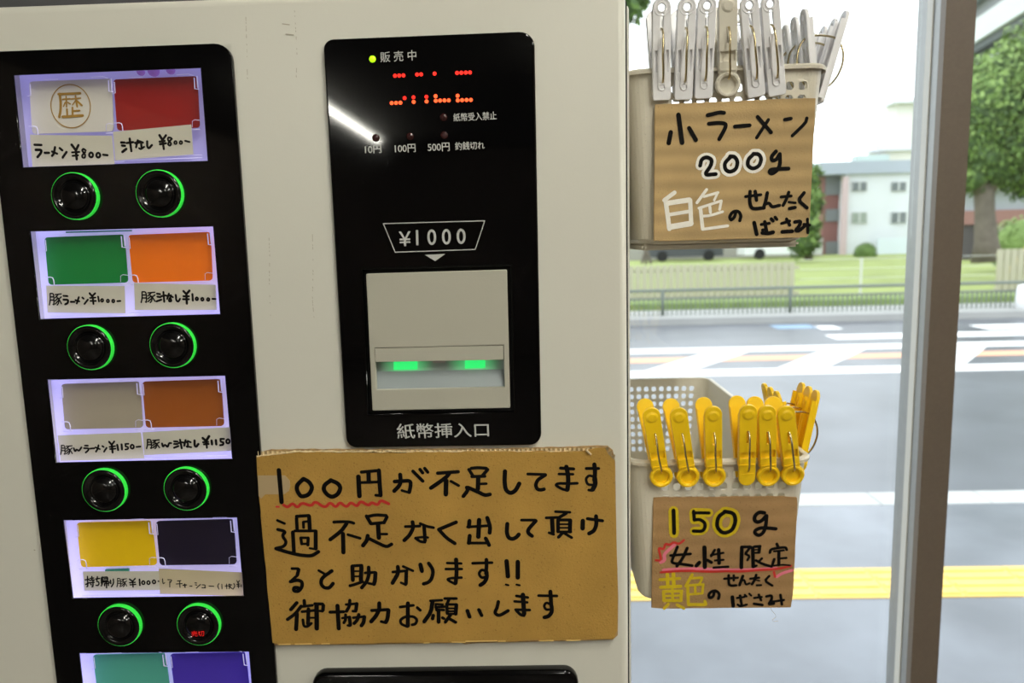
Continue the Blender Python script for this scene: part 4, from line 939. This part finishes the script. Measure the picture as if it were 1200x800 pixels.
# low house behind the trunk
lh = thing('low_house', 'low brown and pink banded house behind the tree trunk', 'house', (P(1180,300,34).x, 34, gz))
bx2('wall', 1128, 216, 1290, 304, 34, 1, mat('pinkish_white_wall', (214,200,196), .8), lh)
bx2('roof', 1122, 205, 1292, 219, 33.2, 1.6, mat('light_grey_roof', (178,182,182), .7), lh)
bx2('glazing', 1130, 222, 1290, 246, 33.9, .3, mat('grey_glazing', (150,156,162), .3), lh)
bx2('band', 1128, 247, 1290, 259, 33.6, .5, mat('brown_band', (140,104,98), .8), lh)
bx2('garage_opening', 1128, 264, 1158, 302, 33.8, .3, mat('dark_opening', (70,66,68), .6), lh)
bx2('garage_opening', 1174, 281, 1290, 302, 33.8, .3, mat('dark_opening', ()), lh)
bx2('pillar', 1156, 262, 1162, 303, 33.4, .5, mat('pinkish_white_wall', ()), lh)
def car(label, px, py, Y, body, L=4.2, ry=0):
    base = G(px, py) if False else Vector((P(px, py, Y).x, Y, gz+.04))
    t = thing('car', label, 'car', base)
    bm = bmesh.new(); prof = [(-L/2,.25),(-L/2,.75),(-L/2+.7,.9),(-L/2+1.2,1.42),(L/2-1.1,1.45),(L/2-.5,.95),(L/2,.85),(L/2,.25)]
    A = [bm.verts.new(base+Vector((x, -.8, z))) for x, z in prof]; A2 = [bm.verts.new(base+Vector((x, .8, z))) for x, z in prof]
    bm.faces.new(A); bm.faces.new(A2[::-1])
    for k in range(len(prof)): bm.faces.new((A[k], A[(k+1) % len(prof)], A2[(k+1) % len(prof)], A2[k]))
    from_bm('body', bm, body, t)
    bm = bmesh.new(); gl = [(-L/2+.85,.92),(-L/2+1.28,1.36),(L/2-1.15,1.38),(L/2-.7,.95)]
    bm.faces.new([bm.verts.new(base+Vector((x, -.815, z))) for x, z in gl]); from_bm('side_glass', bm, M_wing, t)
    for xx in (-L/2+.8, L/2-.8):
        bm = bmesh.new(); tube(bm, [base+Vector((xx, -.85, .3)), base+Vector((xx, -.6, .3))], .3, 14); from_bm('wheel', bm, mat('tyre', (30,30,32), .8), t)
car('white car parked across the grass under the upper basket', 912, 300, 42, mat('white_car_paint', (230,232,235), .3))
car('dark grey car parked across the grass left of the white car', 800, 300, 42, mat('dark_car_paint', (70,72,78), .3))
# row of low walls and stall fronts beyond the field
rw = thing('boundary_wall', 'low grey boundary wall at the far side of the field', 'wall', (P(860,300,44.5).x, 44.5, gz)); rw['kind'] = 'structure'; del rw['category']
bx2('wall', 600, 288, 964, 306, 44.5, .3, mat('far_grey_wall', (160,156,150), .8), rw)
far = thing('row_house', 'long grey brown row house behind the upper basket', 'house', (P(850,250,52).x, 52, gz))
bx2('wall', 640, 215, 935, 305, 58, 8, mat('greyish_wall', (172,166,160), .8), far)
bx2('roof', 630, 208, 937, 217, 57.4, 9, mat('dull_roof', (110,104,104), .8), far)
# ---- trees
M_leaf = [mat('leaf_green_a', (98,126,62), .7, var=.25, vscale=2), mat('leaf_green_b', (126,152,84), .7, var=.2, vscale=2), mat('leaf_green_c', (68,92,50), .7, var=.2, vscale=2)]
M_bark = mat('grey_bark', (100,92,84), .9, var=.2, vscale=4)
def tree(name, label, base, crowns, trunk, leafs=2600, ls=.16, seed=1):
    rnd_ = random.Random(seed); t = thing(name, label, 'tree', base)
    bm = bmesh.new()
    for pts, r in trunk: tube(bm, pts, r, 10)
    from_bm('trunk', bm, M_bark, t, True)
    bms = [bmesh.new() for _ in range(3)]
    tot = sum(c[1]**2 for c in crowns)
    for (c, R) in crowns:
        c = Vector(c); n = int(leafs*R*R/tot)
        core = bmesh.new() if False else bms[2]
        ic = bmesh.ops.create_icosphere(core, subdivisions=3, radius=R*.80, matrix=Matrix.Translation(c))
        for v in ic['verts']: v.co = c+(v.co-c)*(1+.22*noise.noise(v.co*1.7/R))
        for _ in range(n):
            d_ = Vector((rnd_.gauss(0,1), rnd_.gauss(0,1), rnd_.gauss(0,1))).normalized(); rr = R*(.74+.32*rnd_.random())*(1+.2*noise.noise((c+d_*R)*1.7/R))
            p = c+d_*rr; a = Vector((rnd_.gauss(0,1), rnd_.gauss(0,1), rnd_.gauss(0,1))).normalized(); b = a.cross(d_+Vector((.01,.02,0))).normalized(); s = ls*(.7+.7*rnd_.random())
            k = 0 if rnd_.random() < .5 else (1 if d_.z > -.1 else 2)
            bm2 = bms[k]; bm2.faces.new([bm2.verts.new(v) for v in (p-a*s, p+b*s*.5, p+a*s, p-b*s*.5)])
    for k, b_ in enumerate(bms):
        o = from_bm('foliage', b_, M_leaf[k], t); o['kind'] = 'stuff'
Yt_ = 20.0
q = lambda x, y, Y=Yt_: P(x, y, Y)
trk = [([q(1157,306), q(1156,285), q(1154,250), q(1153,222), q(1158,200), q(1168,170)], [.42,.31,.25,.25,.22,.18]), ([q(1152,225), q(1146,205), q(1140,180)], [.24,.2,.15]), ([q(1157,222), q(1172,196), q(1190,160)], [.22,.18,.12])]
tree('street_tree', 'broad green tree with a thick grey trunk right of the window post', q(1158,306),
     [(q(1148,128),1.25),(q(1176,112),1.2),(q(1222,95),1.5),(q(1228,150),1.7),(q(1190,160),1.2),(q(1150,178),.8),(q(1134,160),.9),(q(1166,190),.75),(q(1208,192),.9),(q(1136,205),.5)], trk, 26000, .075, 3)
tree('background_tree', 'dark green tree between the upper basket and the apartment block', q(948,304,36), [(q(938,262,36),1.0),(q(940,235,36),1.0),(q(939,208,36),.9),(q(942,282,36),.8)], [([q(948,304,36), q(946,262,36)], [.2,.12])], 2500, .14, 5)
tree('background_tree', 'tree whose leaves show above the upper basket beside the machine', q(735,300,24), [(q(722,-6,24),1.0),(q(742,-26,24),.9),(q(690,40,24),1.2),(q(680,120,24),1.4)], [([q(700,304,24), q(702,60,24)], [.3,.15])], 3500, .16, 6)
def bush(label, px, py, Y, R, seed):
    t = thing('bush', label, 'bush', (P(px,py,Y).x, Y, gz)); rnd_ = random.Random(seed); c = P(px,py,Y)
    bm = bmesh.new(); bmesh.ops.create_icosphere(bm, subdivisions=3, radius=R*.85, matrix=Matrix.Translation(c))
    for v in bm.verts: v.co = c+(v.co-c)*(1+.25*noise.noise(v.co*2))
    for _ in range(900):
        d_ = Vector((rnd_.gauss(0,1), rnd_.gauss(0,1), rnd_.gauss(0,1))).normalized(); p = c+d_*R*(.8+.25*rnd_.random()); a = d_.orthogonal().normalized(); b = a.cross(d_)
        bm.faces.new([bm.verts.new(v) for v in (p-a*.09, p+b*.05, p+a*.09, p-b*.05)])
    o = from_bm('foliage', bm, M_leaf[seed % 3], t); o['kind'] = 'stuff'
bush('round green bush at the right end behind the short slat fence', 1196, 288, 24, .95, 4)
bush('small green bush in front of the apartment block', 1014, 297, 41, .6, 3)
# young staked tree on the grass under the basket
sk = thing('tree_stake', 'wooden stake tripod on the grass near the machine edge', 'stake', q(757,308,19))
for a, b in (((752,309),(757,290)),((763,309),(757,290)),((757,310),(757,284))):
    bm = bmesh.new(); tube(bm, [P(a[0],a[1],19), P(b[0],b[1],19)], .035, 6); from_bm('pole', bm, M_bark, sk)

# parts parented to an Empty: keep their world place
for o in bpy.data.objects:
    if o.parent and o.parent.type != 'EMPTY': o.matrix_parent_inverse = Matrix.Identity(4)
